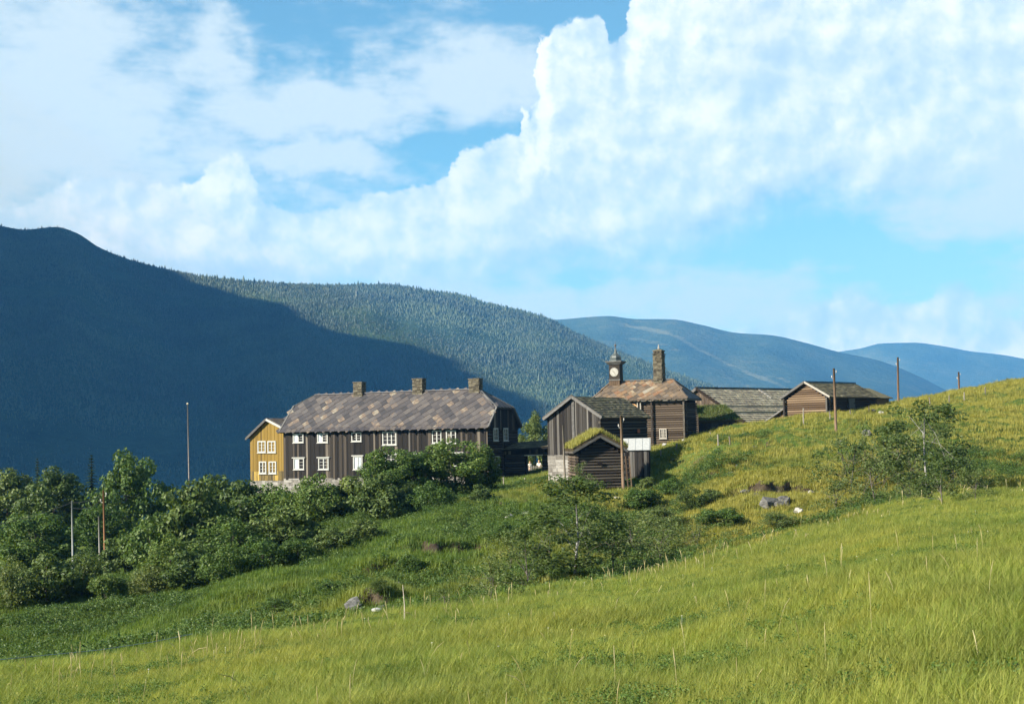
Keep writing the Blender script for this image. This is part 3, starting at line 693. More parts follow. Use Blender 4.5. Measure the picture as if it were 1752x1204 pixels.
# ---------------------------------------------------------------- the long farmhouse
def farmhouse():
    x0, z, th, L, Wd, hr = -2.56, 0.917, -0.433, 25.387, 8.225, 4.007
    ar, kr, al, kl = 3.0, 0.50, 2.085, 0.70; Y = 145.0; zb = -5.7
    r = empty('farmhouse', (x0, Y, zb), 'long dark tarred two-storey farmhouse with half-hipped slate roof and three chimneys', 'house', th)
    ze = z - zb; wz = 1.55; wx0, wx1, wy0, wy1 = -L + .30, -.28, .36, Wd - .36
    MB().box(wx0 + .02, wx1 - .02, wy0 + .05, wy1 - .05, -0.8, wz - .02).build('foundation', plain('mortar', (.20, .19, .175), .95), r)
    masonry(MB(), wx0, wx1, wy0, wy1, -0.8, wz, .34, .7, .05).build('foundation_stones', PALESTONE, r, kind='stuff')
    # body with the half-hipped gable outline
    prof = lambda y, k: ze + hr * min(min(y, Wd - y) / (Wd / 2), k)
    b = MB()
    ys = lambda k: [wy0 + .06, Wd / 2 * k, Wd - Wd / 2 * k, wy1 - .06]
    g1 = [(wx1 - .06, y, prof(y, kr) - .18) for y in ys(kr)]; g0 = [(wx0 + .06, y, prof(y, kl) - .18) for y in ys(kl)]
    lo1 = [(wx1 - .06, wy0 + .06, wz), (wx1 - .06, wy1 - .06, wz)]; lo0 = [(wx0 + .06, wy0 + .06, wz), (wx0 + .06, wy1 - .06, wz)]
    vs = lo1 + g1 + lo0 + g0     # 0,1 | 2..5 | 6,7 | 8..11
    b.add(vs, [(0, 1, 5, 4, 3, 2), (7, 6, 8, 9, 10, 11), (6, 0, 2, 8), (1, 7, 11, 5)]); b.build('wall', GAP, r)
    ff, fg, fl_ = Face(r, 'front', wy0), Face(r, 'right', wx1), Face(r, 'left', wx0)
    board_wall(ff, wx0, wx1, wz - .1, ze - .02, .285, WOODS['tarred'], jag=.06)
    gz = lambda k: (lambda u: prof(u, k) - .22)
    log_wall(fg, wy0, wy1, wz, ze - .35, .30, WOODS['darkshadelog'], .0)
    board_wall(fg, wy0 + .02, wy1 - .02, ze - .34, gz(kr), .30, WOODS['tarred'])
    board_wall(fl_, wy0, wy1, wz, gz(kl), .36, WOODS['tarred'])
    board_wall(fg, (wy0 + wy1) / 2 - .28, (wy0 + wy1) / 2 + .28, wz, ze - .3, .28, WOODS['tarred'], name='gable_post')
    # corner and divider posts on the front
    for px, m_ in ((830, 'grey'), (701, 'grey'), (641, 'tarred'), (605, 'tarred')):
        u = ff.uv(px, 745)[0]; piece('corner_board', 'board', WOODS[m_], r, ff.p(min(u, wx1 - .1), (wz + ze) / 2, .062), (.2, .05, ze - wz - .05))
    # roof: slabs, slates
    e0 = ze - .02; T_ = .16
    P_ = dict(eFL=(-L, -.05, e0), eFR=(0, -.05, e0), eBR=(0, Wd + .05, e0), eBL=(-L, Wd + .05, e0), RR=(-ar, Wd / 2, ze + hr), RL=(-L + al, Wd / 2, ze + hr),
              hFR=(0, Wd / 2 * kr, ze + hr * kr), hBR=(0, Wd - Wd / 2 * kr, ze + hr * kr), hFL=(-L, Wd / 2 * kl, ze + hr * kl), hBL=(-L, Wd - Wd / 2 * kl, ze + hr * kl))
    g = lambda *k: [P_[q] for q in k]
    b = MB(); b.slab(g('eFL', 'eFR', 'hFR', 'RR', 'RL', 'hFL'), T_); b.slab(g('eBR', 'eBL', 'hBL', 'RL', 'RR', 'hBR'), T_); b.slab(g('hFR', 'hBR', 'RR'), T_); b.slab(g('hBL', 'hFL', 'RL'), T_)
    roof = b.build('roof', plain('roof_underlay', (.075, .068, .068), .9, .1), r)
    sl_ = math.hypot(Wd / 2, hr)
    slates(r, (-L, -.05, e0), (1, 0, 0), (0, Wd / 2, hr), [(0, -.1), (L, -.1), (L, sl_ * kr), (L - ar, sl_ - .12), (al, sl_ - .12), (0, sl_ * kl)], .965, .985, SLATE)
    shingles(r, 'eave_slates', (-L, -.12, e0 - .05), (1, 0, 0), (0, Wd / 2, hr), L, .62, .62, .6, ESLATE)
    hn = Vector(P_['RR']) - (Vector(P_['hFR']) + Vector(P_['hBR'])) / 2; hw = (Vector(P_['hBR']) - Vector(P_['hFR'])).length
    slates(r, P_['hFR'], (0, 1, 0), hn, [(0, 0), (hw, 0), (hw / 2, hn.length)], .8, .85, SLATE, cap=60)
    b = MB(); b.bar(Vector(P_['RL']) + Vector((0, 0, .09)), Vector(P_['RR']) + Vector((0, 0, .09)), .42, .08); b.build('ridge_cap', plain('ridge_slate', (.13, .125, .13), .7), r)
    b = MB()
    for a_, c_ in (('hFR', 'RR'), ('hBR', 'RR'), ('hFL', 'RL'), ('eFR', 'hFR'), ('eFL', 'hFL'), ('eBR', 'hBR')): b.bar(Vector(P_[a_]) + Vector((0, 0, .06)), Vector(P_[c_]) + Vector((0, 0, .06)), .16, .14)
    b.build('verge_board', GREYTRIM, r)
    # windows, read off the photograph
    for i, (q, s_, c_, h_) in enumerate([((502, 739, 520, 757), 2, .45, 0), ((543.5, 738, 561.5, 757), 2, .45, 0), ((602, 738, 619, 755), 2, 0, 0), ((655, 737, 679, 761), 3, 0, 0), ((740, 736, 756, 758), 2, 0, 0), ((764, 736, 781, 758), 2, 0, 0),
                           ((503, 783.5, 521, 803), 2, .5, 1), ((545.5, 783, 563, 803), 2, 0, 1), ((605, 780, 621, 803), 2, .9, 1), ((660, 777, 680, 800), 2, 0, 1), ((708, 777, 724, 798), 2, 0, 1), ((741, 776, 758, 798), 2, 0, 1), ((776, 775, 792, 797), 2, 0, 1)]):
        u0, u1, w0, w1 = ff.rect(*q); window(ff, u0, u1, w0, min(w1, ze - .22), s_, 3, c_, bool(h_))
    for q in ((843.5, 732, 851, 754), (860.5, 732, 868, 754), (846, 780, 853, 801)):
        u0, u1, w0, w1 = fg.rect(*q); window(fg, u0, u1, w0, w1, 2, 3)
    # chimneys
    mid = Face(r, 'front', Wd / 2)
    for (a, t_, c, bb) in ((608, 653, 622, 676), (709, 647, 725, 673), (805, 647, 822, 671)):
        u0, w1 = mid.uv(a, t_)[0], mid.uv((a + c) / 2, t_)[1]; u1 = mid.uv(c, t_)[0]; hw = .42
        zc = ze + hr - .35
        sh = MB().box(u0 + .04, u1 - .04, Wd / 2 - hw + .04, Wd / 2 + hw - .04, zc, w1 - .10).build('chimney', plain('chimney_core', (.06, .05, .04), .95), r)
        masonry(MB(), u0, u1, Wd / 2 - hw, Wd / 2 + hw, zc, w1 - .12, .15, .38, .05).build('stonework', CHIMSTONE, sh, kind='stuff')
        MB().box(u0 - .09, u1 + .09, Wd / 2 - hw - .09, Wd / 2 + hw + .09, w1 - .11, w1 - .02).build('cap_slab', CHIMSTONE, sh)
        MB().box(u0 + .2, u1 - .2, Wd / 2 - hw + .2, Wd / 2 + hw - .2, w1 - .018, w1 + .0).build('flue', IRON, sh)
    return r
FARM = farmhouse()
def loc2w(root, p):
    c, s = math.cos(root.rotation_euler.z), math.sin(root.rotation_euler.z)
    return Vector((root.location.x + c * p[0] - s * p[1], root.location.y + s * p[0] + c * p[1], root.location.z + p[2]))

# ---------------------------------------------------------------- yellow house at its left end
def yellow_house():
    L = 25.387; th = FARM.rotation_euler.z
    base = Face(FARM, 'front', 1.4)
    uL, uR = base.uv(428, 760)[0], -L + .28
    w = uR - uL; zb = -5.7
    o = loc2w(FARM, (uL, 1.4, 0)); r = empty('yellow_house', (o.x, o.y, zb), 'narrow yellow boarded gable house joined to the left end of the farmhouse', 'house', th)
    f = Face(r, 'front', 0.0); D = 7.0
    zl, zr_, za = f.uv(428, 747)[1], f.uv(484, 737)[1], f.uv(458, 718)[1]; xa = f.uv(458, 730)[0]; wz = f.uv(455, 822)[1]
    MB().box(.04, w - .02, .05, D, -1, wz - .01).build('foundation', plain('mortar_grey', (.2, .19, .17), .95), r)
    masonry(MB(), 0, w - .02, 0.02, D, -1, wz, .28, .55, .05).build('foundation_stones', PALESTONE, r, kind='stuff')
    b = MB(); b.add([(0.03, .04, wz), (w, .04, wz), (w, .04, zr_), (xa, .04, za), (.03, .04, zl), (0.03, D, wz), (w, D, wz), (w, D, zr_), (xa, D, za), (.03, D, zl)],
                    [(0, 1, 2, 3, 4), (6, 5, 9, 8, 7), (5, 0, 4, 9), (1, 6, 7, 2)]); b.build('wall', plain('yellow_wall', (.30, .18, .03), .8), r)
    top = lambda u: (zl + (za - zl) * u / xa if u < xa else za + (zr_ - za) * (u - xa) / (w - xa)) - .10
    board_wall(f, 0.02, w - .02, wz + 1.05, top, .235, WOODS['yellow'])
    board_wall(f, 0.02, w - .02, wz, wz + 1.04, .235, textured('worn_yellow_board', [(0.2, (.05, .04, .022)), (.5, (.14, .10, .035)), (.8, (.42, .28, .06))], 2.5, (6, 6, .9), .6, .85, .2), name='base_board')
    lf = Face(r, 'left', .0); board_wall(lf, .03, D, wz, zl - .1, .25, WOODS['yellow'])
    ov = .38; b = MB(); sl0 = (za - zl) / xa; sr0 = (zr_ - za) / (w - xa)
    b.slab([(xa, -.32, za + .1), (-ov, -.32, zl + .1 - sl0 * ov), (-ov, D, zl + .1 - sl0 * ov), (xa, D, za + .1)], .10)
    b.slab([(w + .1, -.32, zr_ + .1), (xa, -.32, za + .1), (xa, D, za + .1), (w + .1, D, zr_ + .1)], .10); b.build('roof', plain('old_roof_board', (.10, .085, .07), .9), r)
    lw = math.hypot(w - xa, za - zr_); lv = Vector((-(w - xa), 0, za - zr_))
    shingles(r, 'roof_slates', (w + .1, -.3, zr_ + .1), (0, 1, 0), lv, D - .4, lw, .5, .34, OSLATE)
    shingles(r, 'roof_slates', (-ov, D - .1, zl + .1 - sl0 * ov), (0, -1, 0), (xa + ov, 0, za - zl + sl0 * ov), D, math.hypot(xa + ov, za - zl + sl0 * ov), .5, .34, MOSSROOF)
    b = MB(); b.bar((-ov, -.36, zl - .0 - sl0 * ov), (xa, -.36, za + .02), .07, .2); b.build('bargeboard', GREYTRIM, r)
    b = MB(); b.bar((xa + .02, -.365, za + .02), (w - .05, -.365, zr_ + .05), .07, .24); b.build('bargeboard', WHITE, r)
    for q in ((441.5, 754, 455.5, 774), (458.5, 754, 472.5, 774), (444, 789, 456.5, 810), (460.5, 789, 473.5, 810)):
        u0, u1, w0, w1 = f.rect(*q); window(f, u0, u1, w0, w1, 2, 3, fw_=.14)
    return r
yellow_house()
# ---------------------------------------------------------------- gable buildings seen from the corner
def gable_body(r, W, D, z0, ze, za, inset, name='wall', mat=GAP, xa=None):
    i = inset; xa = W / 2 if xa is None else xa
    vs = []
    for y in (i, D - i): vs += [(i, y, z0), (W - i, y, z0), (W - i, y, ze), (xa, y, za), (i, y, ze)]
    MB().add(vs, [(0, 1, 2, 3, 4), (6, 5, 9, 8, 7), (5, 0, 4, 9), (1, 6, 7, 2)]).build(name, mat, r)
def gable_roof(r, W, D, ze, hr, mat, t=.12, name='roof'):
    b = MB(); b.slab([(W, 0, ze), (W, D, ze), (W / 2, D, ze + hr), (W / 2, 0, ze + hr)], t); b.slab([(0, D, ze), (0, 0, ze), (W / 2, 0, ze + hr), (W / 2, D, ze + hr)], t)
    return b.build(name, mat, r)
ROOFB = plain('roof_boarding', (.085, .075, .065), .9, .1)
def barn():
    x0, z, th, W, D, hr, Y = 2.543, 1.36, -0.543, 5.679, 9.5, 1.82, 122.0; zb = -4.2
    r = empty('barn', (x0, Y, zb), 'grey weathered barn with upright board gable on a pale stone foundation', 'barn', th)
    ze = z - zb; i = .28; f = Face(r, 'front', i); rt = Face(r, 'right', W - i); lf = Face(r, 'left', i); wz = f.uv(948, 778)[1]
    MB().box(i + .05, W - i - .05, i + .05, D - i, -.8, wz).build('foundation', plain('barn_mortar', (.25, .23, .2), .95), r)
    masonry(MB(), i, W - i, i, D - i, -.8, wz - .01, .30, .6, .06).build('foundation_stones', PALESTONE, r, kind='stuff')
    gable_body(r, W, D, wz, ze + .1, ze + hr - .12, i + .03)
    top = lambda u: ze + hr * (1 - abs(u - W / 2) / (W / 2)) - .10
    board_wall(f, i, W - i, wz, top, .19, WOODS['grey'], jag=.12)
    b = MB(); b.box(*[q for q in (W / 2 - .15, W / 2 + .1, i - .10, i - .05, wz, ze + hr - .25)]); b.build('centre_board', GREYTRIM, r)
    log_wall(rt, i, D - i, wz - .7, ze, .27, WOODS['darkshadelog'], .05)
    board_wall(lf, i, D - i, wz, ze - .05, .3, WOODS['grey'])
    gable_roof(r, W, D, ze, hr, ROOFB)
    sl_ = math.hypot(W / 2, hr)
    shingles(r, 'roof_slates', (W, 0, ze), (0, 1, 0), (-W / 2, 0, hr), D, sl_, .42, .30, MOSSROOF); shingles(r, 'roof_slates', (0, D, ze), (0, -1, 0), (W / 2, 0, hr), D, sl_, .42, .30, MOSSROOF)
    for a in (0, W):
        b = MB(); b.bar((a, -.06, ze - .02), (W / 2, -.06, ze + hr + .0), .06, .24); b.build('bargeboard', GREYTRIM, r)
        b = MB(); b.bar((a, -.02, ze + .13), (W / 2, -.02, ze + hr + .14), .16, .07); b.build('verge_slate', ROOFB, r)
    u, w = rt.uv(1089.5, 737); b = MB(); rt.box(b, u - .25, u + .25, w - .16, w + .16, .15, .20); b.build('red_patch', plain('rust_patch', (.25, .07, .03), .9), r)
    return r
BARN = barn()
def cabin():
    x0, z, th, W, D, hr, Y = 4.60, -1.44, 0.136, 4.45, 4.15, 1.22, 112.0; zb = -4.75
    r = empty('turf_roofed_cabin', (x0, Y, zb), 'small dark log storehouse with a grass-grown turf roof on the slope', 'cabin', th)
    ze = z - zb; i = .30; f = Face(r, 'front', i); rt = Face(r, 'right', W - i); lf = Face(r, 'left', i); wz = .42
    for (a, b_) in ((.55, .6), (W - .55, .6), (.55, D - .6), (W - .55, D - .6), (W / 2, .6)):
        m = MB(); m.lathe([(.30, -.6), (.34, .1), (.25, wz)], 7, (a, b_)); m.build('corner_stone', STONE, r)
    gable_body(r, W, D, wz, ze + .02, ze + hr - .2, i + .1)
    log_wall(f, i + .12, W - i - .12, wz, ze - .12, .235, WOODS['darkshadelog'], .2, (W / 2, ze + hr - .05))
    log_wall(lf, i + .12, D - i, wz + .1, ze - .06, .235, WOODS['log'], .2); log_wall(rt, i + .12, D - i, wz + .1, ze - .06, .235, WOODS['darkshadelog'], .2)  # sunlit left wall in lighter logs, shade of the right put into darker ones
    gable_roof(r, W, D, ze, hr, ROOFB, .10)
    sod = MB(); u = .34
    for s_ in (1, -1):
        e = W if s_ == 1 else 0; a = [(e, -.02, ze + .0), (e, D, ze + .0), (W / 2, D, ze + hr + .0), (W / 2, -.02, ze + hr + .0)]
        if s_ == -1: a = [a[1], a[0], a[3], a[2]]
        sod.slab([tuple(Vector(p) + Vector((0, 0, u if k < 2 else u + .05))) for k, p in enumerate(a)], u - .02)
    sod.build('turf_roof', SOD, r)
    sl_ = math.hypot(W / 2, hr)
    turf(r, 'roof_turf_grass', (W, -.05, ze + .33), (0, 1, 0), (-W / 2, 0, hr), D + .05, sl_, 3600, TURFG, .46); turf(r, 'roof_turf_grass', (0, D, ze + .33), (0, -1, 0), (W / 2, 0, hr), D + .05, sl_, 3600, TURFG, .46)
    for a in (0, W):
        b = MB(); b.bar((a, -.06, ze + .02), (W / 2, -.06, ze + hr + .02), .06, .17); b.build('bargeboard', GREYTRIM, r)
    u0, w0 = f.uv(1026, 792); b = MB(); f.box(b, u0 - .2, u0 + .2, w0 - .1, w0 + .1, .1, .13); b.build('vent_hole', GAP, r)
    return r
CABIN = cabin()
def tin_shed():
    a = at(1048, 790, 119.0); th = -.12; zb = float(ground(a[0], 119)) - .5
    r = empty('tin_roofed_shed', (a[0], 119, zb), 'little board shed with a white metal roof behind the turf-roofed cabin', 'shed', th)
    f = Face(r, 'front', 0.0); W = f.uv(1111, 780)[0]; ze, zr_ = f.uv(1090, 768.5)[1], 0; D = 2.6; Face2 = Face(r, 'front', D / 2); zr_ = Face2.uv(1085, 750.5)[1]
    gable = [(W, 0, ze), (W, D, ze), (W, D / 2, zr_)]
    b = MB(); b.add([(.1, .06, -1), (W - .06, .06, -1), (W - .06, D, -1), (.1, D, -1), (.1, .06, ze), (W - .06, .06, ze), (W - .06, D, ze), (.1, D, ze), (.1, D / 2, zr_ - .05), (W - .06, D / 2, zr_ - .05)],
                   [(0, 1, 5, 4), (1, 2, 6, 9, 5), (3, 0, 4, 8, 7), (2, 3, 7, 6)]); b.build('wall', GAP, r)
    board_wall(f, .08, W - .04, -.2, ze - .05, .2, WOODS['grey']); rr = Face(r, 'right', W - .04)
    board_wall(rr, .06, D - .06, -.2, lambda u: ze + (zr_ - ze) * (1 - abs(u - D / 2) / (D / 2)) - .08, .2, WOODS['grey'])
    b = MB(); o = .16; k = (zr_ - ze) / (D / 2)
    b.slab([(-.05, -o, ze - k * o + .05), (W + .1, -o, ze - k * o + .05), (W + .1, D / 2, zr_ + .05), (-.05, D / 2, zr_ + .05)], .05)
    b.slab([(W + .1, D + o, ze - k * o + .05), (-.05, D + o, ze - k * o + .05), (-.05, D / 2, zr_ + .05), (W + .1, D / 2, zr_ + .05)], .05); b.build('roof', TIN, r)
    b = MB()
    for q in np.linspace(.1, W, 6): b.bar((q, -o, ze - k * o + .06), (q, D / 2, zr_ + .06), .035, .03)
    b.build('roof_seams', TIN, r, kind='stuff')
tin_shed()
def clock_house():
    x0, z, th, L, Wd, hr, ar, al, Y = 16.914, 3.22, -0.386, 10.07, 5.3, 1.98, 2.15, 1.55, 138.0; zb = -1.6
    r = empty('clock_house', (x0, Y, zb), 'log house with orange slate hip roof, clock turret and tall stone chimney', 'house', th)
    ze = z - zb; wx0, wx1, wy0, wy1 = -L + .4, -.38, .38, Wd - .38; f = Face(r, 'front', wy0); g = Face(r, 'right', wx1); wz = .38
    MB().box(wx0 + .1, wx1 - .1, wy0 + .12, wy1 - .1, -1, wz).build('foundation', plain('clock_mortar', (.3, .29, .27), .95), r)
    masonry(MB(), wx0, wx1, wy0 + .03, wy1, -1, wz - .01, .25, .5, .08).build('foundation_stones', PALESTONE, r, kind='stuff')
    MB().box(wx0 + .1, wx1 - .1, wy0 + .1, wy1 - .1, wz, ze + .05).build('wall', GAP, r)
    log_wall(f, wx0, wx1, wz, ze - .35, .212, WOODS['log'], .2); log_wall(g, wy0, wy1, wz + .1, ze - .3, .212, WOODS['darkshadelog'], .2)  # shade of the right wall put into its darker logs
    log_wall(Face(r, 'left', wx0), wy0, wy1, wz + .1, ze - .3, .3, WOODS['log'], .2)
    b = MB(); f.box(b, wx0 - .1, wx1 + .1, ze - .36, ze - .04, .02, .12); b.build('eave_shade_beam', WOODS['darkshadelog'], r)  # dark strip, the shadow under the eaves put into its colour
    for px in (1116, 1171):
        u = f.uv(px, 710)[0]; piece('wall_post', 'board', WOODS['darkshadelog'], r, f.p(u, (wz + ze) / 2, .22), (.16, .14, ze - wz - .3))
    for px in (1092, 1097):
        u = f.uv(px, 695)[0]; m = MB(); c = f.p(u, 0, .18); m.tube([(c[0], c[1], ze - 1.6), (c[0], c[1], ze - .1)], [.08, .08], 7); m.build('porch_post', PALEWOOD, r)
    u = f.uv(1086, 694)[0]; b = MB(); f.box(b, u - .45, u + .3, ze - 1.4, ze - .35, .11, .15); b.build('gallery_panel', plain('ochre_panel', (.36, .20, .09), .8), r)
    P_ = dict(eFL=(-L, 0, ze), eFR=(0, 0, ze), eBR=(0, Wd, ze), eBL=(-L, Wd, ze), RR=(-ar, Wd / 2, ze + hr), RL=(-L + al, Wd / 2, ze + hr)); q = lambda *k: [P_[w] for w in k]
    b = MB(); b.slab(q('eFL', 'eFR', 'RR', 'RL'), .12); b.slab(q('eBR', 'eBL', 'RL', 'RR'), .12); b.slab(q('eFR', 'eBR', 'RR'), .12); b.slab(q('eBL', 'eFL', 'RL'), .12); b.build('roof', plain('clock_roof_underlay', (.12, .09, .07), .9, .1), r)
    sl_ = math.hypot(Wd / 2, hr)
    slates(r, P_['eFL'], (1, 0, 0), (0, Wd / 2, hr), [(0, -.1), (L, -.1), (L - ar, sl_ - .08), (al, sl_ - .08)], .74, .80, OSLATE)
    shingles(r, 'eave_slates', (-L, -.08, ze - .05), (1, 0, 0), (0, Wd / 2, hr), L, .5, .55, .48, OSLATE)
    hn = Vector(P_['RR']) - Vector((0, Wd / 2, ze)); slates(r, P_['eFR'], (0, 1, 0), hn, [(0, 0), (Wd, 0), (Wd / 2, hn.length)], .74, .8, SLATE, cap=60)
    b = MB(); b.bar(Vector(P_['RL']) + Vector((0, 0, .08)), Vector(P_['RR']) + Vector((0, 0, .08)), .3, .08)
    for a_, c_ in (('eFR', 'RR'), ('eBR', 'RR'), ('eFL', 'RL')): b.bar(Vector(P_[a_]) + Vector((0, 0, .05)), Vector(P_[c_]) + Vector((0, 0, .07)), .16, .1)
    b.build('ridge_cap', OSLATE, r)
    b = MB(); b.bar((-L, -.03, ze - .06), (0, -.03, ze - .06), .06, .14); b.build('fascia', PALEWOOD, r); b = MB(); b.bar((.03, 0, ze - .06), (.03, Wd, ze - .06), .06, .14); b.build('fascia', GREYTRIM, r)
    u0, u1, w0, w1 = f.rect(1128.5, 733, 1141, 750); window(f, u0, u1, w0, w1, 3, 3, frame=PALEWOOD, fw_=.10)
    # clock turret
    mid = Face(r, 'front', Wd / 2 - .62); u0, u1 = mid.uv(1042, 640)[0], mid.uv(1060, 640)[0]; uc = (u0 + u1) / 2; hw = (u1 - u0) / 2; yc = Wd / 2 - .62 + hw
    zz = lambda py: mid.uv(1055, py)[1]
    zt, zc0, zc1 = zz(658), zz(623), zz(617.5)
    tw = MB().box(uc - hw, uc + hw, yc - hw, yc + hw, ze + hr - .9, zc0).build('clock_tower', WOODS['darkshadelog'], r)
    tf = Face(r, 'front', yc - hw); m = MB()
    n = 5
    for k in range(n):
        a = uc - hw + 2 * hw * k / n; tf.box(m, a + .01, a + 2 * hw / n - .01, zt - .1, zz(650), .005, .03)
    m.build('base_boards', WOODS['brownlog'], tw)
    m = MB(); tf.box(m, uc - hw - .05, uc + hw + .05, zz(651), zz(648.5), .006, .08); m.build('clock_ledge', GREYTRIM, tw)
    m = MB()
    for k, (h_, e) in enumerate(((.10, .10), (.10, .20), (.09, .30))):
        zb_ = zc0 + (zc1 - zc0) * k / 3; m.box(uc - hw - e, uc + hw + e, yc - hw - e, yc + hw + e, zb_ + .001, zc0 + (zc1 - zc0) * (k + 1) / 3)
    m.build('cornice', GREYTRIM, tw)
    zd = zz(604); zsp = zz(583.5); hgt = zd - zc1
    m = MB().lathe([(hw * 1.16, zc1), (hw * 1.14, zc1 + hgt * .10), (hw * 1.0, zc1 + hgt * .2), (hw * 1.04, zc1 + hgt * .45), (hw * .96, zc1 + hgt * .65), (hw * .70, zc1 + hgt * .84), (hw * .40, zc1 + hgt * .97), (hw * .24, zd + .14), (hw * .17, zd + .4), (.055, zd + .5)], 8, (uc, yc)); m.build('dome', LEAD, tw)
    m = MB().lathe([(.05, zd + .45), (.05, zsp - .5), (.10, zsp - .46), (.12, zsp - .38), (.10, zsp - .30), (.03, zsp - .26), (.02, zsp)], 8, (uc, yc)); m.build('spire', GREYTRIM, tw)
    cc = mid.uv(1050.8, 636.5); m = MB(); R0 = .44; S_ = 20
    ring = [(R0 * math.cos(2 * math.pi * k / S_), R0 * math.sin(2 * math.pi * k / S_)) for k in range(S_)]
    m.add([tf.p(cc[0] + a, cc[1] + b_, .05) for a, b_ in ring] + [tf.p(cc[0] + a, cc[1] + b_, .0) for a, b_ in ring], [tuple(range(S_)), tuple(reversed(range(S_, 2 * S_)))] + [(k, S_ + k, S_ + (k + 1) % S_, (k + 1) % S_) for k in range(S_)])
    m.build('clock_face', plain('clock_white', (.32, .305, .275), .7), tw)
    m = MB()
    for k in range(12):
        a = math.radians(30 * k); m.bar(tf.p(cc[0] + .32 * math.sin(a), cc[1] + .32 * math.cos(a), .056), tf.p(cc[0] + .40 * math.sin(a), cc[1] + .40 * math.cos(a), .056), .03, .012, (0, 1, 0))
    m.build('hour_marks', plain('clock_marks', (.08, .07, .055), .7), tw)
    for a, l_, w in ((-45, .22, .04), (148, .33, .028)):
        m = MB(); a = math.radians(a); m.bar(tf.p(cc[0], cc[1], .068), tf.p(cc[0] + l_ * math.sin(a), cc[1] + l_ * math.cos(a), .068), w, .014, (0, 1, 0)); m.build('clock_hand', plain('clock_brass', (.10, .07, .035), .6), tw)
    # stone chimney
    mid = Face(r, 'front', Wd / 2 - .45); u0, u1 = mid.uv(1118, 630)[0], mid.uv(1132, 630)[0]; zz = lambda py: mid.uv(1129, py)[1]
    w = u1 - u0; y0, y1 = Wd / 2 - .45, Wd / 2 - .45 + w * 1.35; zt = zz(606)
    ch = MB().box(u0 + .06, u1 - .06, y0 + .06, y1 - .06, ze + hr - .8, zz(600)).build('chimney', plain('tall_chimney_core', (.05, .042, .035), .95), r)
    m = masonry(MB(), u0, u1, y0, y1, ze + hr - .7, zt, .13, .4, .06); masonry(m, u0 - .07, u1 + .07, y0 - .07, y1 + .07, zt + .01, zt + .12, .12, .4, .04)
    m.build('stonework', CHIMSTONE, ch, kind='stuff')
    m = MB(); xc, yc = (u0 + u1) / 2, (y0 + y1) / 2; zc = zt + .13
    for (a, b_) in ((u0, y0), (u1 - .16, y0), (u0, y1 - .16), (u1 - .16, y1 - .16), (xc - .08, y0)): m.box(a, a + .16, b_, b_ + .16, zc, zc + .2)
    m.box(u0 - .06, u1 + .06, y0 - .06, y1 + .06, zc + .201, zc + .29); zc += .29; ht = zz(596.5) - zc
    for k in range(4): e = w * .5 * (1 - .21 * k); m.box(xc - e, xc + e, yc - e * 1.25, yc + e * 1.25, zc + .002 + ht * k / 4, zc + ht * (k + 1) / 4)
    m.build('chimney_top', CHIMSTONE, ch)
    m = MB().lathe([(.09, zc + ht), (.10, zc + ht + .1), (.05, zz(588) - .15), (.03, zz(588))], 6, (xc, yc)); m.build('finial_stone', STONE, ch)
clock_house()
def long_barn():
    th = .80; o = at(1285, 729, 150.0); zb = o[2] - 1.6
    r = empty('long_barn', (o[0], 150.0, zb), 'big grey barn with a long low lichen-covered roof behind the brown log barn', 'barn', th)
    ze = 1.6; L = 19.0; hw = 7.0; hr = 4.26; D = 2 * hw
    b = MB(); b.add([(.3, .5, -1.5), (L, .5, -1.5), (L, D - .5, -1.5), (.3, D - .5, -1.5), (.3, .5, ze + .1), (L, .5, ze + .1), (L, D - .5, ze + .1), (.3, D - .5, ze + .1), (.3, hw, ze + hr - .2), (L, hw, ze + hr - .2)],
                   [(0, 1, 5, 4), (1, 2, 6, 9, 5), (3, 0, 4, 8, 7), (2, 3, 7, 6)]); b.build('wall', GAP, r)
    lf = Face(r, 'left', .3)
    board_wall(lf, .5, D - .5, -.6, lambda u: ze + hr * (1 - abs(u - hw) / hw) - .18, .3, WOODS['log'])
    board_wall(Face(r, 'front', .5), .3, L, -.6, ze - .1, .4, WOODS['log'])
    b = MB(); b.slab([(0, -.05, ze), (L, -.05, ze), (L, hw, ze + hr), (0, hw, ze + hr)], .14); b.slab([(L, D + .05, ze), (0, D + .05, ze), (0, hw, ze + hr), (L, hw, ze + hr)], .14); b.build('roof', plain('long_roof_base', (.15, .14, .12), .9), r)
    sl_ = math.hypot(hw, hr)
    shingles(r, 'roof_slates', (0, -.05, ze), (1, 0, 0), (0, hw, hr), L, sl_, .55, .42, GREYROOF)
    b = MB(); b.bar((-.1, hw, ze + hr + .10), (L, hw, ze + hr + .10), .35, .10); b.build('ridge_cap', GAP, r)
    b = MB(); b.bar((-.06, -.05, ze - .03), (-.06, hw, ze + hr - .03), .07, .3); b.build('bargeboard', GAP, r)
    b = MB(); b.bar((-.06, D, ze - .03), (-.06, hw, ze + hr - .03), .07, .3); b.build('bargeboard', GREYTRIM, r)
    b = MB()
    for v, hh in ((.34, .16), (.50, .10)): b.bar((.2, hw * v, ze + hr * v + .10), (L, hw * v, ze + hr * v + .10), .22, hh)
    b.build('snow_board', GREYROOF, r)
    b = MB(); b.bar((11.5, hw * .72, ze + hr * .72 + .12), (11.5, hw, ze + hr + .12), .3, .06); b.build('roof_plank', PALEWOOD, r)
long_barn()
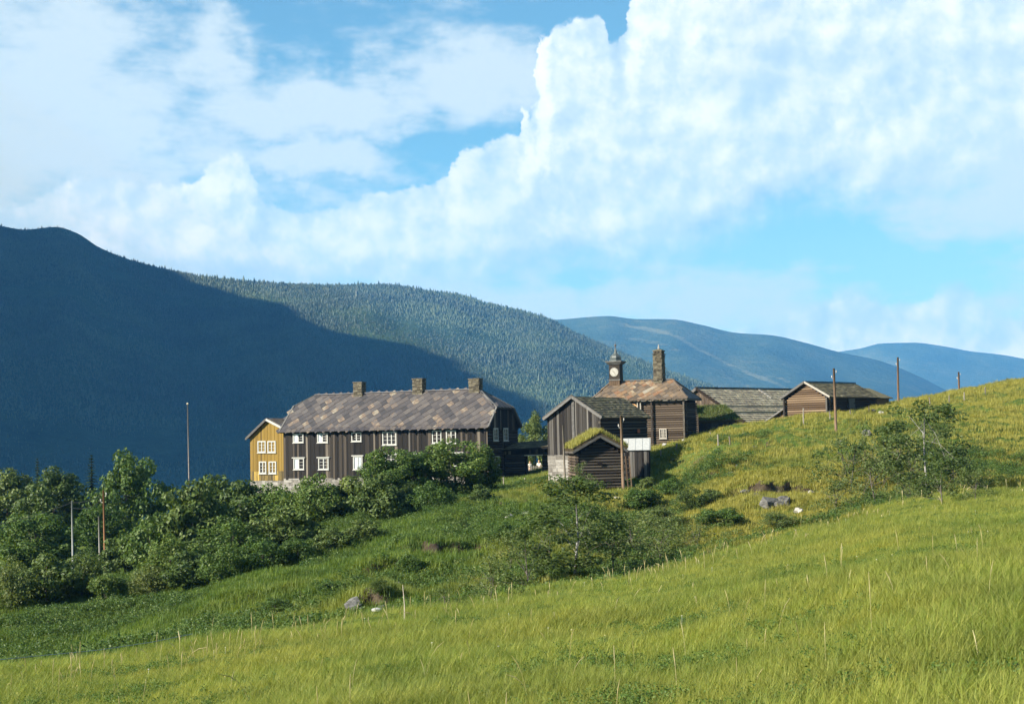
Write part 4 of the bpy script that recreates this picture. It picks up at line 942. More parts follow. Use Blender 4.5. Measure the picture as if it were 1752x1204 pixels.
def turf_shed():
    a = at(1196, 722, 145.0); zb = a[2] - 1.7; th = -.05
    r = empty('turf_shed', (a[0], 145, zb), 'low dark shed under a sloping green turf roof beside the clock house', 'shed', th)
    f = Face(r, 'front', 0.0); W, ze = f.uv(1271, 721.5)[0], f.uv(1235, 722)[1]; D = 3.6; bk = Face(r, 'front', D); zt, xr = bk.uv(1225, 697)[1], bk.uv(1242, 697)[0]; xl = 0
    b = MB(); b.add([(.2, .2, -1), (W - .15, .2, -1), (W - .3, D, -1), (.2, D, -1), (.2, .2, ze), (W - .15, .2, ze), (xr, D, zt - .1), (.2, D, zt - .1)], [(0, 1, 5, 4), (1, 2, 6, 5), (3, 0, 4, 7), (2, 3, 7, 6)]); b.build('wall', GAP, r)
    board_wall(f, .2, W - .12, -.3, ze - .06, .26, WOODS['darkshadelog'])
    b = MB(); b.slab([(0, 0, ze + .2), (W, 0, ze + .2), (xr, D, zt + .2), (0, D, zt + .2)], .28); b.build('turf_roof', SOD, r)
    b = MB(); O = Vector((0, 0, ze + .19))
    for i in range(3000):
        v = rnd.random(); u = rnd.random() * (W + (xr - W) * v); p = O + Vector((u, D * v, (zt - ze) * v)); h = .3 * rnd.uniform(.4, 1.1); a_ = rnd.uniform(0, 6.28); d = Vector((math.cos(a_), math.sin(a_), 0)); s_ = Vector((-d.y, d.x, 0)) * .025
        b.add([p - s_, p + s_, p + d * h * .4 + Vector((0, 0, h))], [(0, 1, 2)])
    b.build('roof_turf_grass', leafmat('green_roof_grass', (0.05, 0.085, 0.02), (0.10, 0.13, 0.03), (0.19, 0.19, 0.06), .3), r, kind='stuff')
turf_shed()
def log_barn():
    x0, z, th, W, D, hr, Y = 27.811, 3.23, -0.739, 5.803, 10.434, 1.59, 148.0; zb = .4
    r = empty('log_barn', (x0, Y, zb), 'brown log barn with white bargeboard and a lean-to on the grassy crest', 'barn', th)
    ze = z - zb; i = .30; f = Face(r, 'front', i); rt = Face(r, 'right', W - i); lf = Face(r, 'left', i)
    gable_body(r, W, D, -.8, ze + .05, ze + hr - .15, i + .1)
    log_wall(f, i + .1, W - i - .1, -.2, ze - .10, .225, WOODS['brownlog'], .2, (W / 2, ze + hr - .08)); log_wall(rt, i + .1, D - i, -.1, ze - .05, .225, WOODS['darkshadelog'], .2); log_wall(lf, i + .1, D - i, -.1, ze - .05, .3, WOODS['brownlog'], .2)  # right wall gets darker logs, its shade put into the colour
    gable_roof(r, W, D, ze, hr, ROOFB); sl_ = math.hypot(W / 2, hr)
    shingles(r, 'roof_slates', (W, 0, ze), (0, 1, 0), (-W / 2, 0, hr), D, sl_, .45, .32, MOSSROOF); shingles(r, 'roof_slates', (0, D, ze), (0, -1, 0), (W / 2, 0, hr), D, sl_, .45, .32, MOSSROOF)
    for a, mt_, w in ((0, GREYTRIM, .22), (W, PALEWOOD, .20)):
        b = MB(); b.bar((a, -.06, ze + .02), (W / 2, -.06, ze + hr + .04), .06, w); b.build('bargeboard', mt_, r)
    b = MB(); b.bar((W / 2, -.05, ze + hr + .1), (W / 2, D, ze + hr + .1), .3, .08); b.build('ridge_cap', GAP, r)
    u0, u1, w0, w1 = rt.rect(1451, 681.5, 1461, 698); b = MB(); rt.box(b, u0, u1, w0, w1, .02, .14); d = b.build('door', GREYTRIM, r)
    b = MB(); rt.box(b, u1 - .2, u1 - .12, (w0 + w1) / 2 - .1, (w0 + w1) / 2 + .1, .142, .2); b.build('handle', IRON, d)
    # post at the near corner and the lean-to on the far side
    piece('corner_post', 'board', WOODS['grey'], r, f.p(W - i - .12, ze / 2, .28), (.16, .14, ze))
    piece('corner_post', 'board', WOODS['grey'], r, f.p(i + .1, ze / 2, .28), (.16, .14, ze))
    lw = 2.5; k = .62; b = MB(); zt = ze - .75
    b.slab([(-lw, .9, zt - k * lw), (i, .9, zt), (i, D - 1, zt), (-lw, D - 1, zt - k * lw)], .10); b.build('lean_to_roof', MOSSROOF, r)
    b = MB(); b.add([(-lw + .3, 1.2, -1.5), (i, 1.2, -1.5), (i, 1.2, zt - .1), (-lw + .3, 1.2, zt - k * (lw - .3) - .1)], [(0, 1, 2, 3)]); b.slab([(-lw + .3, 1.25, -1.5), (i, 1.25, -1.5), (i, 1.25, zt - .12), (-lw + .3, 1.25, zt - k * (lw - .3) - .12)], .1); b.v = b.v[4:]; b.f = [tuple(q - 4 for q in f_) for f_ in b.f[1:]]; b.build('lean_to_wall', WOODS['brownlog'], r)
    b = MB(); b.bar((-lw + .12, .95, -1.6), (-lw + .12, .95, zt - k * lw + .02), .14, .14); b.build('lean_to_post', WOODS['tarred'], r)
    b = MB(); b.bar((-lw, .85, zt - k * lw + .0), (i, .85, zt + .0), .07, .16); b.build('lean_to_bargeboard', GREYTRIM, r)
    b = MB(); b.bar((-1.5, 1.0, -1.0), (-.6, 1.1, .75), .10, .08); b.bar((-1.1, .98, -1.0), (-.5, 1.1, .7), .09, .07); b.build('leaning_plank', PALEWOOD, r)
    # lower addition at the far end
    b = MB(); y0, y1 = D - .2, D + 3.2; h2 = .45
    b.slab([(W - .1, y0, ze - .02), (W - .1, y1, ze - .02), (W / 2, y1, ze + hr - h2), (W / 2, y0, ze + hr - h2)], .1); b.slab([(.1, y1, ze), (.1, y0, ze), (W / 2, y0, ze + hr - h2), (W / 2, y1, ze + hr - h2)], .1); b.build('rear_roof', MOSSROOF, r)
    b = MB().box(.5, W - .5, D - .1, y1 - .2, -.5, ze - .05); b.build('rear_wall', WOODS['brownlog'], r)
log_barn()
def passage():
    Y = 149.0; a = at(851, 790, Y); zb = float(ground(a[0] + 2, Y)) - .6
    r = empty('passage_building', (a[0], Y, zb), 'low dark plank building with an open gateway linking farmhouse and grey barn', 'outbuilding', -.10)
    f = Face(r, 'front', 0.0); W = f.uv(948, 780)[0]; zl, zr_ = f.uv(860, 768)[1], f.uv(940, 761.5)[1]; u0, u1, w0, w1 = f.rect(899, 779.5, 927.5, 808)
    top = lambda u: zl + (zr_ - zl) * u / W
    D = 3.0
    for nm, x0_, x1_ in (('wall', 0, u0), ('wall', u1, W)):
        MB().add([(x0_, .05, -.5), (x1_, .05, -.5), (x1_, D, -.5), (x0_, D, -.5), (x0_, .05, top(x0_)), (x1_, .05, top(x1_)), (x1_, D, top(x1_)), (x0_, D, top(x0_))], [(0, 1, 5, 4), (1, 2, 6, 5), (2, 3, 7, 6), (3, 0, 4, 7), (4, 5, 6, 7)]).build(nm, GAP, r)
    MB().add([(u0, .05, w1), (u1, .05, w1), (u1, D, w1), (u0, D, w1), (u0, .05, top(u0)), (u1, .05, top(u1)), (u1, D, top(u1)), (u0, D, top(u0))], [(0, 1, 5, 4), (3, 2, 1, 0), (2, 3, 7, 6), (4, 5, 6, 7)]).build('header_wall', GAP, r)
    log_wall(f, 0, u0 - .05, .2, min(zl, w1 + .2), .26, WOODS['darkshadelog'], 0.0); log_wall(f, u1 + .05, W, .2, w1 + .2, .26, WOODS['darkshadelog'], 0.0)
    board_wall(f, 0, W, w1 + .22, top, .24, WOODS['tarred'])
    b = MB(); f.box(b, u0 - .1, u1 + .1, w1, w1 + .13, .05, .16); b.build('lintel', PALEWOOD, r)
    b = MB(); b.slab([(-.2, -.5, zl - .12), (W + .2, -.5, zr_ - .12), (W + .2, D + .3, zr_ + .55), (-.2, D + .3, zl + .55)], .14); b.build('roof', ROOFB, r)
    shingles(r, 'roof_slates', (-.2, -.5, zl - .12), (W + .4, 0, zr_ - zl), (0, 1, .18), W + .4, D + .7, .5, .4, MOSSROOF)
    b = MB(); b.bar((-.2, -.53, zl - .2), (W + .2, -.53, zr_ - .2), .05, .16); b.build('fascia', WOODS['tarred'], r)
passage()
# ================================================================== VEGETATION
def unit_rand(n): 
    v = rng.normal(size=(n, 3)); return v / np.linalg.norm(v, axis=1, keepdims=True)
def leaf_mesh(name, C, Rr, per, size, aspect=0.55, up=0.25, extra=None, droop=0.0):
    """leaf-sized faces spread over clumps (centres C, radii Rr)"""
    Vs = []
    for c, r in zip(C, Rr):
        n = max(4, int(per * rng.uniform(.7, 1.2))); d = unit_rand(n); rad = r * rng.uniform(0.25, 1.0, n) ** 0.45
        p = c + d * rad[:, None] * np.array([1, 1, .82])
        nr = d * .8 + unit_rand(n) * .75 + np.array([0, 0, up]); nr /= np.linalg.norm(nr, axis=1, keepdims=True)
        a = np.cross(nr, unit_rand(n)); a /= np.linalg.norm(a, axis=1, keepdims=True)
        if droop: a = a * (1 - droop) + np.array([0, 0, -droop]); a /= np.linalg.norm(a, axis=1, keepdims=True)
        b = np.cross(nr, a); s = size * rng.uniform(.6, 1.35, n)[:, None]
        Vs.append(np.stack([p - a * s * .5, p + b * s * .5 * aspect + nr * s * .06, p + a * s * .5, p - b * s * .5 * aspect + nr * s * .06], 1).reshape(-1, 3))
    V = np.concatenate(Vs); return np_mesh(name, V, np.arange(len(V)).reshape(-1, 4))
def crown_clumps(n, a, b, h0, h1, rr, hollow=.35, profile=None):
    """clump centres in an uneven ellipsoid of half-widths a, b between heights h0 and h1"""
    C = []
    while len(C) < n:
        p = rng.uniform(-1, 1, 3); q = np.linalg.norm(p)
        if q > 1 or q < hollow: continue
        w = 1 if profile is None else profile((p[2] + 1) / 2)
        C.append((p[0] * a * w, p[1] * b * w, h0 + (h1 - h0) * (p[2] + 1) / 2))
    return np.array(C), rr * rng.uniform(.65, 1.25, n)
def stem_mesh(name, h, r, C, k=6, lean=0.1, fork=0.35, limb=.4):
    m = MB(); top = Vector((rnd.uniform(-lean, lean) * h, rnd.uniform(-lean, lean) * h, h))
    mid = top * .5 + Vector((rnd.uniform(-.05, .05) * h, rnd.uniform(-.05, .05) * h, 0))
    m.tube([(0, 0, -.5), (0, 0, 0), mid, top], [r * 1.4, r, r * .65, r * .18], 6)
    for i in rng.choice(len(C), min(k, len(C)), replace=False):
        c = Vector(C[i]); t = rnd.uniform(fork, .85); s = mid * (t / .5) if t < .5 else mid + (top - mid) * ((t - .5) / .5)
        q = s.lerp(c, .5) + Vector((0, 0, .06 * h)); m.tube([s, q, c], [r * limb, r * limb * .6, r * .06], 5)
    return m.mesh(name, True)
BARK = textured('grey_bark', [(.2, (.05, .042, .034)), (.6, (.11, .095, .078)), (.9, (.18, .165, .14))], 6, (4, 4, 1), .4, .9, .4)
BIRCHBARK = textured('birch_bark', [(.15, (0.0300, 0.0275, 0.0250)), (.35, (0.1700, 0.1600, 0.1450)), (.8, (0.3100, 0.3000, 0.2800))], 5, (1, 1, 3), .3, .8, .2)
LEAF = leafmat('broad_leaf', (0.030, 0.064, 0.013), (0.060, 0.108, 0.019), (0.125, 0.165, 0.036), .32)
LEAFP = leafmat('pale_leaf', (0.042, 0.072, 0.018), (0.075, 0.112, 0.026), (0.13, 0.16, 0.042), .3)
LEAFW = leafmat('willow_leaf', (0.045, 0.075, 0.018), (0.085, 0.120, 0.032), (0.16, 0.185, 0.062), .4)
NEEDLE = leafmat('spruce_needle', (0.010, 0.024, 0.010), (0.020, 0.040, 0.014), (0.034, 0.058, 0.02), .1)
KIND = {}
def proto(kind, crown_me, cmat, stem_me, smat, cname='crown', sname='trunk'):
    crown_me.materials.append(cmat); stem_me.materials.append(smat); KIND.setdefault(kind, []).append((crown_me, stem_me, cname, sname))
for k in range(3):      # broad leafy tree, 1 m wide and 1 m tall in unit size (scaled on placing): made at 9 m
    C, Rc = crown_clumps(74, 3.5, 3.3, .5, 8.5, 1.0, .35, (lambda t: (.85 + .5 * t) if t < .4 else 1.12 - .62 * ((t - .35) / .65) ** 1.6) if k != 1 else (lambda t: (.8 + .6 * t) if t < .5 else 1.25 - .35 * ((t - .5) / .5) ** 2))
    proto('tree', leaf_mesh('crown', C, Rc, 180, .32), LEAFP if k == 0 else LEAF, stem_mesh('trunk', 6.5, .18, C, limb=.3), BARK)
for k in range(4):      # round dense shrub, 3.4 m tall
    C, Rc = crown_clumps(38, 1.75, 1.65, .2, 3.0, .60, .40)
    proto('shrub', leaf_mesh('crown', C, Rc, 170, (.20, .17, .22, .15)[k]), (LEAF, LEAF, LEAFP, LEAFW)[k], stem_mesh('stem', 2.2, .07, C, 9, .15, .1), BARK, 'crown', 'stem')
for k in range(3):      # upright airy willow scrub, 3 m
    n = 26; C = np.stack([rng.normal(0, .85, n), rng.normal(0, .75, n), rng.uniform(.3, 3.0, n)], 1); Rc = rng.uniform(.28, .5, n)
    proto('scrub', leaf_mesh('crown', C, Rc, 58, .15, .38, .1, droop=.25), LEAFW, stem_mesh('stem', 2.5, .035, C, 14, .12, .02), BARK, 'crown', 'stem')
for k in range(2):      # slender birch, 6 m
    n = 64; t_ = rng.uniform(.12, 1, n); w = .35 + 1.25 * np.sin(np.clip((t_ - .15) / .85, 0, 1) * math.pi) ** .8; a_ = rng.uniform(0, 6.28, n); q = np.sqrt(rng.uniform(.1, 1, n))
    C = np.stack([np.cos(a_) * w * q, np.sin(a_) * w * q, t_ * 5.9], 1); Rc = rng.uniform(.25, .48, n)
    proto('birch', leaf_mesh('crown', C, Rc, 90, .13, .6, .1, droop=.2), LEAFW, stem_mesh('trunk', 5.6, .05, C, 9, .05, .3, limb=.22), BIRCHBARK)
for k in range(1):      # spruce, 9 m
    Vs = []
    for L_ in range(30):
        t = L_ / 29; z = .7 + 8.2 * t; R0 = 1.75 * (1 - t) ** .85 + .10; nb = 13 if t < .8 else 7
        for q in range(nb):
            a = 6.283 * q / nb + L_ * 1.3 + rng.uniform(-.2, .2); d = np.array([math.cos(a), math.sin(a), 0]); s_ = np.array([-d[1], d[0], 0]); l_ = R0 * rng.uniform(.65, 1.15)
            for j in range(4):
                u0, u1 = l_ * j / 4, l_ * (j + 1.15) / 4; wv = .30 * (1 - .55 * j / 4) * (.4 + R0 / 2); c0 = np.array([0, 0, z]) + d * u0 + np.array([0, 0, -.28 * u0 + rng.uniform(-.07, .07)]); c1 = np.array([0, 0, z]) + d * u1 + np.array([0, 0, -.42 * u1 + .05 * j])
                Vs.append(np.stack([c0 - s_ * wv * .6, c1 - s_ * wv * .5, c1 + s_ * wv * .5, c0 + s_ * wv * .6]))
    V = np.concatenate(Vs); m = MB().tube([(0, 0, -.5), (0, 0, 4), (0, 0, 9)], [.16, .11, .02], 6)
    proto('spruce', np_mesh('crown', V, np.arange(len(V)).reshape(-1, 4)), NEEDLE, m.mesh('trunk', True), BARK)
BASE = {'tree': (7.4, 9.2), 'shrub': (4.3, 3.6), 'scrub': (3.0, 3.4), 'birch': (3.3, 6.2), 'spruce': (3.5, 9.0)}
def plant(kind, name, px, py, Y, wpx, hpx, label, cat, group=None, v=None, sink=0.0):
    Y = hit(px, py, Y); q = gpt(px, py, Y, -sink); k = F / Y; bw, bh = BASE[kind]; top = at(px, py - hpx, Y)[2] - q.z; sw, sh = wpx / k / bw * 1.08, max(top, .45 * hpx / k) / bh * 1.10
    r = empty(name, q, label, cat, rnd.uniform(0, 6.28), group)
    pr = KIND[kind][(v if v is not None else rnd.randrange(99)) % len(KIND[kind])]
    for me, nm in ((pr[0], pr[2]), (pr[1], pr[3])):
        o = bpy.data.objects.new(nm, me); COL.objects.link(o); o.parent = r; o.scale = (sw, sw, sh)
        if nm == 'crown': o['kind'] = 'stuff'
    return r
# the big trees at the left
TL = 'trees below the farm'
plant('tree', 'broadleaf_tree', 22, 958, 140, 125, 150, 'pale green broadleaf tree cut by the left edge of the photo', 'tree', TL, 0)
plant('tree', 'broadleaf_tree', 98, 955, 134, 125, 150, 'wide pale green broadleaf tree left of the dark pointed spruce', 'tree', TL, 0)
plant('tree', 'broadleaf_tree', 224, 950, 138, 112, 172, 'tall rounded broadleaf tree just right of the pointed spruce', 'tree', TL, 1)
plant('tree', 'broadleaf_tree', 172, 960, 128, 95, 96, 'lower broadleaf tree behind the rust brown utility pole', 'tree', TL, 2)
plant('tree', 'broadleaf_tree', 60, 985, 120, 130, 110, 'low dense broadleaf tree in front of the pale trees at the left edge', 'tree', TL, 2)
plant('spruce', 'spruce_tree', 157, 930, 142, 66, 138, 'dark pointed spruce between two broadleaf trees', 'tree', TL)
plant('spruce', 'spruce_tree', 64, 925, 158, 52, 128, 'spruce of which only the tip shows above the wide pale tree', 'tree', TL)
# thicket between the trees and the farmhouse
TH = 'thicket below the farmhouse'
for q in [(262, 985, 110, 125, 112, 'big leafy shrub right of the rust brown pole'), (335, 962, 117, 140, 140, 'tall shrub at the foot of the flagpole'), (372, 935, 128, 130, 122, 'rounded shrub right beside the flagpole, topping the thicket'),
          (420, 930, 122, 130, 108, 'shrub below the yellow house, left half of it'), (472, 915, 126, 125, 92, 'shrub in front of the yellow house foundation'), (540, 905, 129, 125, 98, 'shrub below the second window column of the farmhouse'),
          (600, 893, 131, 120, 78, 'shrub hiding the foundation under the third window column'), (655, 890, 130, 110, 80, 'low shrub in front of the taller one by the farmhouse'), (300, 1000, 104, 120, 90, 'shrub low in the thicket beneath the flagpole shrub'),
          (395, 962, 113, 120, 84, 'shaded shrub low in the thicket below the yellow house'), (490, 938, 117, 120, 72, 'shrub low in the thicket below the dark farmhouse'), (215, 990, 114, 100, 78, 'shrub behind the foot of the rust brown pole')]:
    plant('shrub', 'shrub', *q[:5], q[5], 'shrub', TH)
plant('tree', 'leafy_bush', 668, 868, 137, 95, 100, 'tall bush reaching up to the third window column of the farmhouse', 'bush', 'bushes against the farmhouse', 1)
plant('tree', 'leafy_bush', 712, 862, 139, 86, 92, 'pointed bush under the wide three-light window of the farmhouse', 'bush', 'bushes against the farmhouse', 2)
plant('tree', 'leafy_bush', 782, 858, 138, 118, 104, 'largest bush against the farmhouse, reaching the paired upper windows', 'bush', 'bushes against the farmhouse', 1)
plant('tree', 'leafy_bush', 826, 852, 139, 62, 84, 'bush at the right corner of the farmhouse front', 'bush', 'bushes against the farmhouse', 2)
plant('shrub', 'shrub', 741, 882, 124, 84, 62, 'separate round shrub on the grass before the large house bush', 'shrub', TH)
plant('shrub', 'shrub', 700, 878, 129, 90, 50, 'low shrub left of the separate round shrub', 'shrub', TH)
plant('shrub', 'shrub', 820, 866, 132, 50, 38, 'small shrub right of the round one at the grass edge', 'shrub', TH)
plant('tree', 'broadleaf_tree', 916, 800, 180, 52, 92, 'yellowish small tree between farmhouse gable and grey barn', 'tree', None, 0)
# lower row in front of the thicket
LR = 'low shrubs along the foot of the thicket'
for q in [(20, 1045, 96, 100, 92, 'low shrub at the left edge above the stony bank'), (80, 1035, 99, 120, 88, 'broad low shrub second from the left edge'), (140, 1022, 103, 110, 78, 'low shrub left of the willowy one under the rust brown pole'),
          (182, 1040, 93, 72, 62, 'small shrub standing forward under the rust brown pole'), (258, 1022, 92, 100, 55, 'low spreading shrub on the grass right of the forward one'), (322, 1012, 95, 110, 70, 'low shrub under the shaded thicket, middle of the row'),
          (385, 1004, 97, 100, 76, 'larger low shrub right of the middle of the row'), (445, 985, 101, 110, 72, 'low shrub casting shade on the grass at the right of the row'), (510, 960, 106, 60, 42, 'small shrub at the right end of the low row'),
          (566, 945, 109, 70, 44, 'spiky low shrub on the slope below the house'), (622, 930, 113, 80, 42, 'low shrub furthest up the slope towards the round one'), (352, 965, 108, 80, 50, 'low shrub tucked under the thicket above the middle of the row')]:
    plant('shrub', 'low_shrub', *q[:5], q[5], 'shrub', LR)
# birches and scrub in the gully
plant('birch', 'birch_tree', 982, 1000, 56, 190, 172, 'young white-stemmed birch in the gully below the turf-roofed cabin', 'tree', 'young birches', 0)
plant('birch', 'birch_tree', 1588, 862, 86, 150, 178, 'slender white-stemmed birch in the scrub on the right slope', 'tree', 'young birches', 1)
GS = 'scrub in the gully'
for q in [(905, 1010, 54, 120, 110, 'airy scrub just left of the gully birch'), (1050, 990, 58, 140, 125, 'airy scrub just right of the gully birch'), (1128, 968, 62, 120, 80, 'low scrub in the gully between birch and the bare bank'),
          (838, 1030, 52, 100, 78, 'scrub at the lower left end of the gully growth'), (1000, 945, 70, 130, 70, 'scrub on the bank behind the gully birch'), (1190, 945, 66, 100, 55, 'thin scrub by the bare patch at the meadow edge'),
          (940, 960, 66, 110, 90, 'scrub behind and left of the gully birch'), (765, 1048, 48, 70, 50, 'small scrub right of the little dark post'), (872, 985, 60, 90, 80, 'scrub further left behind the gully scrub, on the bank'), (1088, 955, 68, 110, 80, 'scrub on the bank behind and right of the gully birch'), (1150, 925, 80, 90, 50, 'low scrub high on the bank above the bare patch')]:
    plant('scrub', 'willow_scrub', *q[:5], q[5], 'scrub', GS)
RS = 'scrub on the right slope'
for q in [(1455, 845, 94, 110, 105, 'scrub right below the utility pole on the slope'), (1500, 870, 88, 110, 100, 'scrub between pole and right birch, nearer the meadow'), (1535, 838, 95, 100, 120, 'tall scrub just left of the right birch'),
          (1635, 850, 91, 110, 120, 'tall scrub just right of the right birch'), (1668, 862, 88, 70, 60, 'low scrub at the right end of the scrub patch'), (1430, 880, 86, 90, 62, 'low scrub near the meadow edge below the pole'),
          (1560, 872, 85, 80, 66, 'scrub at the foot of the right birch'), (1480, 800, 104, 70, 62, 'scrub beside the grey boulders above the patch'), (1600, 780, 108, 60, 90, 'thin upright scrub behind the right birch'), (1448, 812, 101, 80, 70, 'scrub just under the boulder at the slope pole'), (1512, 828, 97, 90, 100, 'scrub in the middle of the patch, behind the nearer one'), (1562, 838, 94, 80, 110, 'scrub touching the left side of the right birch trunk'), (1612, 862, 89, 80, 74, 'low scrub at the right side of the right birch foot'), (1690, 850, 92, 60, 50, 'small scrub beyond the right end of the scrub patch')]:
    plant('scrub', 'willow_scrub', *q[:5], q[5], 'scrub', RS)
MS = 'bushes on the slope under the cabin'
for q in [(1003, 846, 109, 50, 56, 'small yellowish bush against the front of the turf-roofed cabin'), (985, 848, 108, 40, 34, 'small bush at the left corner of the turf-roofed cabin'), (1042, 842, 108, 30, 30, 'sprig of bush at the middle of the cabin front')]:
    plant('scrub', 'small_bush', *q[:5], q[5], 'bush', MS)
for q in [(1150, 850, 104, 60, 36, 'dark bush right of the turf-roofed cabin on the slope'), (1182, 876, 99, 80, 44, 'dark bush lower down the slope right of the cabin'), (1098, 872, 101, 70, 40, 'dark bush on the slope straight below the white-roofed shed'),
          (1130, 905, 92, 90, 40, 'low dark bush midway between cabin and gully'), (1232, 905, 90, 90, 38, 'low dark bush below the big grey outcrop, left of it'), (700, 985, 78, 60, 40, 'dark little bush above the rock hollow'), (566, 1022, 68, 54, 30, 'little bush on the bank left of the rock hollow'), (470, 1050, 62, 70, 30, 'low bush in the lower left part of the bank'), (868, 925, 92, 60, 34, 'bush just under the pale rock ledge'), (790, 915, 92, 46, 26, 'little bush on the open slope below the round shrub'), (1215, 862, 100, 50, 26, 'little bush left of the brown earth strip'), (1330, 905, 90, 70, 30, 'bush right under the big grey outcrop'), (650, 1018, 66, 50, 30, 'bush overhanging the rock hollow from above'), (1110, 842, 107, 40, 26, 'little bush at the right foot of the ladder')]:
    plant('shrub', 'slope_bush', *q[:5], q[5], 'bush', MS)

# ------------------------------------------------------------------ grass
def tuft(name, blades, h, spread, w, lean=.5, seg=2):
    b = MB()
    for i in range(blades):
        a = rnd.uniform(0, 6.283); r = spread * math.sqrt(rnd.random()); p = Vector((r * math.cos(a), r * math.sin(a), -.03)); a2 = rnd.uniform(0, 6.283)
        d = Vector((math.cos(a2), math.sin(a2), 0)); s = Vector((-d.y, d.x, 0)) * w * rnd.uniform(.7, 1.3) / 2; hh = h * rnd.uniform(.5, 1.15); l = hh * lean * rnd.uniform(.1, 1)
        m1 = p + d * l * .3 + Vector((0, 0, hh * .6)); m2 = p + d * l + Vector((0, 0, hh))
        b.add([p - s, p + s, m1 + s * .7, m1 - s * .7, m2], [(0, 1, 2, 3), (3, 2, 4)])
    return b.mesh(name)
GM = leafmat('meadow_blade', (0.075, 0.130, 0.017), (0.155, 0.210, 0.029), (0.31, 0.31, 0.080), .42, .55, (0.27, 0.26, 0.055), .12, .14, .48)
GS_ = leafmat('slope_blade', (0.052, 0.100, 0.015), (0.092, 0.150, 0.023), (0.165, 0.21, 0.045), .38, .9, (0.28, 0.255, 0.055), .06, .42, .42)
HB = leafmat('herb_leaf', (0.034, 0.072, 0.013), (0.064, 0.110, 0.020), (0.12, 0.16, 0.040), .32)
def foot_free(x, y):
    ok = np.ones(len(x), bool)
    for nm, (x0, x1, y0, y1) in FOOT.items():
        r = bpy.data.objects[nm]; c, s = math.cos(r.rotation_euler.z), math.sin(r.rotation_euler.z); dx, dy = x - r.location.x, y - r.location.y
        lx, ly = c * dx + s * dy, -s * dx + c * dy; ok &= ~((lx > x0) & (lx < x1) & (ly > y0) & (ly < y1))
    return ok
FOOT = {'farmhouse': (-25.2, -.2, .3, 8), 'yellow_house': (0, 4.5, 0, 7), 'barn': (.3, 5.4, .3, 9), 'turf_roofed_cabin': (.3, 4.2, .3, 3.9), 'clock_house': (-9.8, -.3, .3, 5), 'log_barn': (-2, 5.6, .3, 13), 'tin_roofed_shed': (0, 3, 0, 2.6), 'long_barn': (0, 19, 0, 14), 'turf_shed': (0, 4.6, 0, 3.6), 'passage_building': (0, 6, 0, 3)}
def sample(n, d0, d1, s0=-.42, s1=.42, hi=None, lo=None):
    d = np.sqrt(rng.uniform(d0 ** 2, d1 ** 2, n)); s = rng.uniform(s0, s1, n); x = s * d
    ok = foot_free(x, d)
    if hi is not None: ok &= d < hi(s)
    if lo is not None: ok &= d > lo(s)
    x, d = x[ok], d[ok]; z = ground(x, d); sl = np.hypot(ground(x, d + .3) - ground(x, d - .3), ground(x + .3, d) - ground(x - .3, d)) / .6
    ok = sl + rng.normal(0, .08, len(x)) < 1.0; return np.stack([x, d, z], 1)[ok]
edge = lambda s: crest_d(s) + 4
TU = [source('grass', tuft('grass_%s' % 'abc'[k], 18, (.19, .24, .29)[k], .17, .0085, 1.1), GM) for k in range(3)]
TV = [source('grass', tuft('grass_far_%s' % 'abc'[k], 24, (.28, .36, .42)[k], .32, .024, 1.0), GS_) for k in range(3)]
TW = [source('herbs', leaf_mesh('herbs_%s' % 'abc'[k], np.concatenate([rng.normal(0, .24, (7, 2)), rng.uniform(.1, .38, (7, 1))], 1), np.full(7, .17), 30, .072), HB) for k in range(2)]
def many(name, src, parts, smin, smax, mod=None):
    for i, o in enumerate(src):
        Q = np.concatenate([sample(n // len(src), *a, **k) for (n, a, k) in parts]); sc = rng.uniform(smin, smax, len(Q))
        if mod is not None: sc = sc * mod(Q)
        scatter(name, o, Q, rng.uniform(0, 6.28, len(Q)), sc)
patch = lambda Q: np.array([.72 + .55 * max(0, min(1, .5 + mnoise.noise(Vector((x * .22, y * .22, 1))) * 1.2)) for x, y, _ in Q])
many('meadow_grass', TU, [(36000, (5, 20), {}), (60000, (20, 42), {'hi': edge}), (90000, (42, 104), {'hi': edge})], .7, 1.2, patch)
many('slope_grass', TV, [(90000, (38, 112), {'lo': lambda s: crest_d(s) + 2}), (52000, (112, 200), {'s0': -.2, 's1': .42})], .6, 1.15, patch)
TM_ = [source('clover', leaf_mesh('clover', np.concatenate([rng.normal(0, .16, (6, 2)), rng.uniform(.04, .16, (6, 1))], 1), np.full(6, .09), 22, .034), leafmat('clover_leaf', (0.040, 0.085, 0.016), (0.075, 0.135, 0.024), (0.14, 0.19, 0.05), .35))]
many('meadow_clover', TM_, [(16000, (6, 40), {'hi': edge}), (9000, (40, 95), {'hi': edge})], .5, 1.1, lambda Q: np.where(np.array([mnoise.noise(Vector((x * .5, y * .5, 3))) for x, y, _ in Q]) + rng.normal(0, .2, len(Q)) > .26, 1.0, .02))
def herb_ok(Q):
    k = np.array([mnoise.noise(Vector((x * .10, y * .10, 7))) for x, y, _ in Q]); lim = np.where(Q[:, 0] > 14, .40, np.where(Q[:, 0] > 0, .28, .20))
    dc = Q[:, 1] - crest_d(Q[:, 0] / Q[:, 1]); lim = lim - .45 * np.exp(-((dc - 10) / 9) ** 2)
    return np.where(k + rng.normal(0, .16, len(Q)) > lim, 1.0, 0.02)
many('slope_herbs', TW, [(44000, (42, 125), {'lo': lambda s: crest_d(s) + 3})], .6, 1.5, herb_ok)
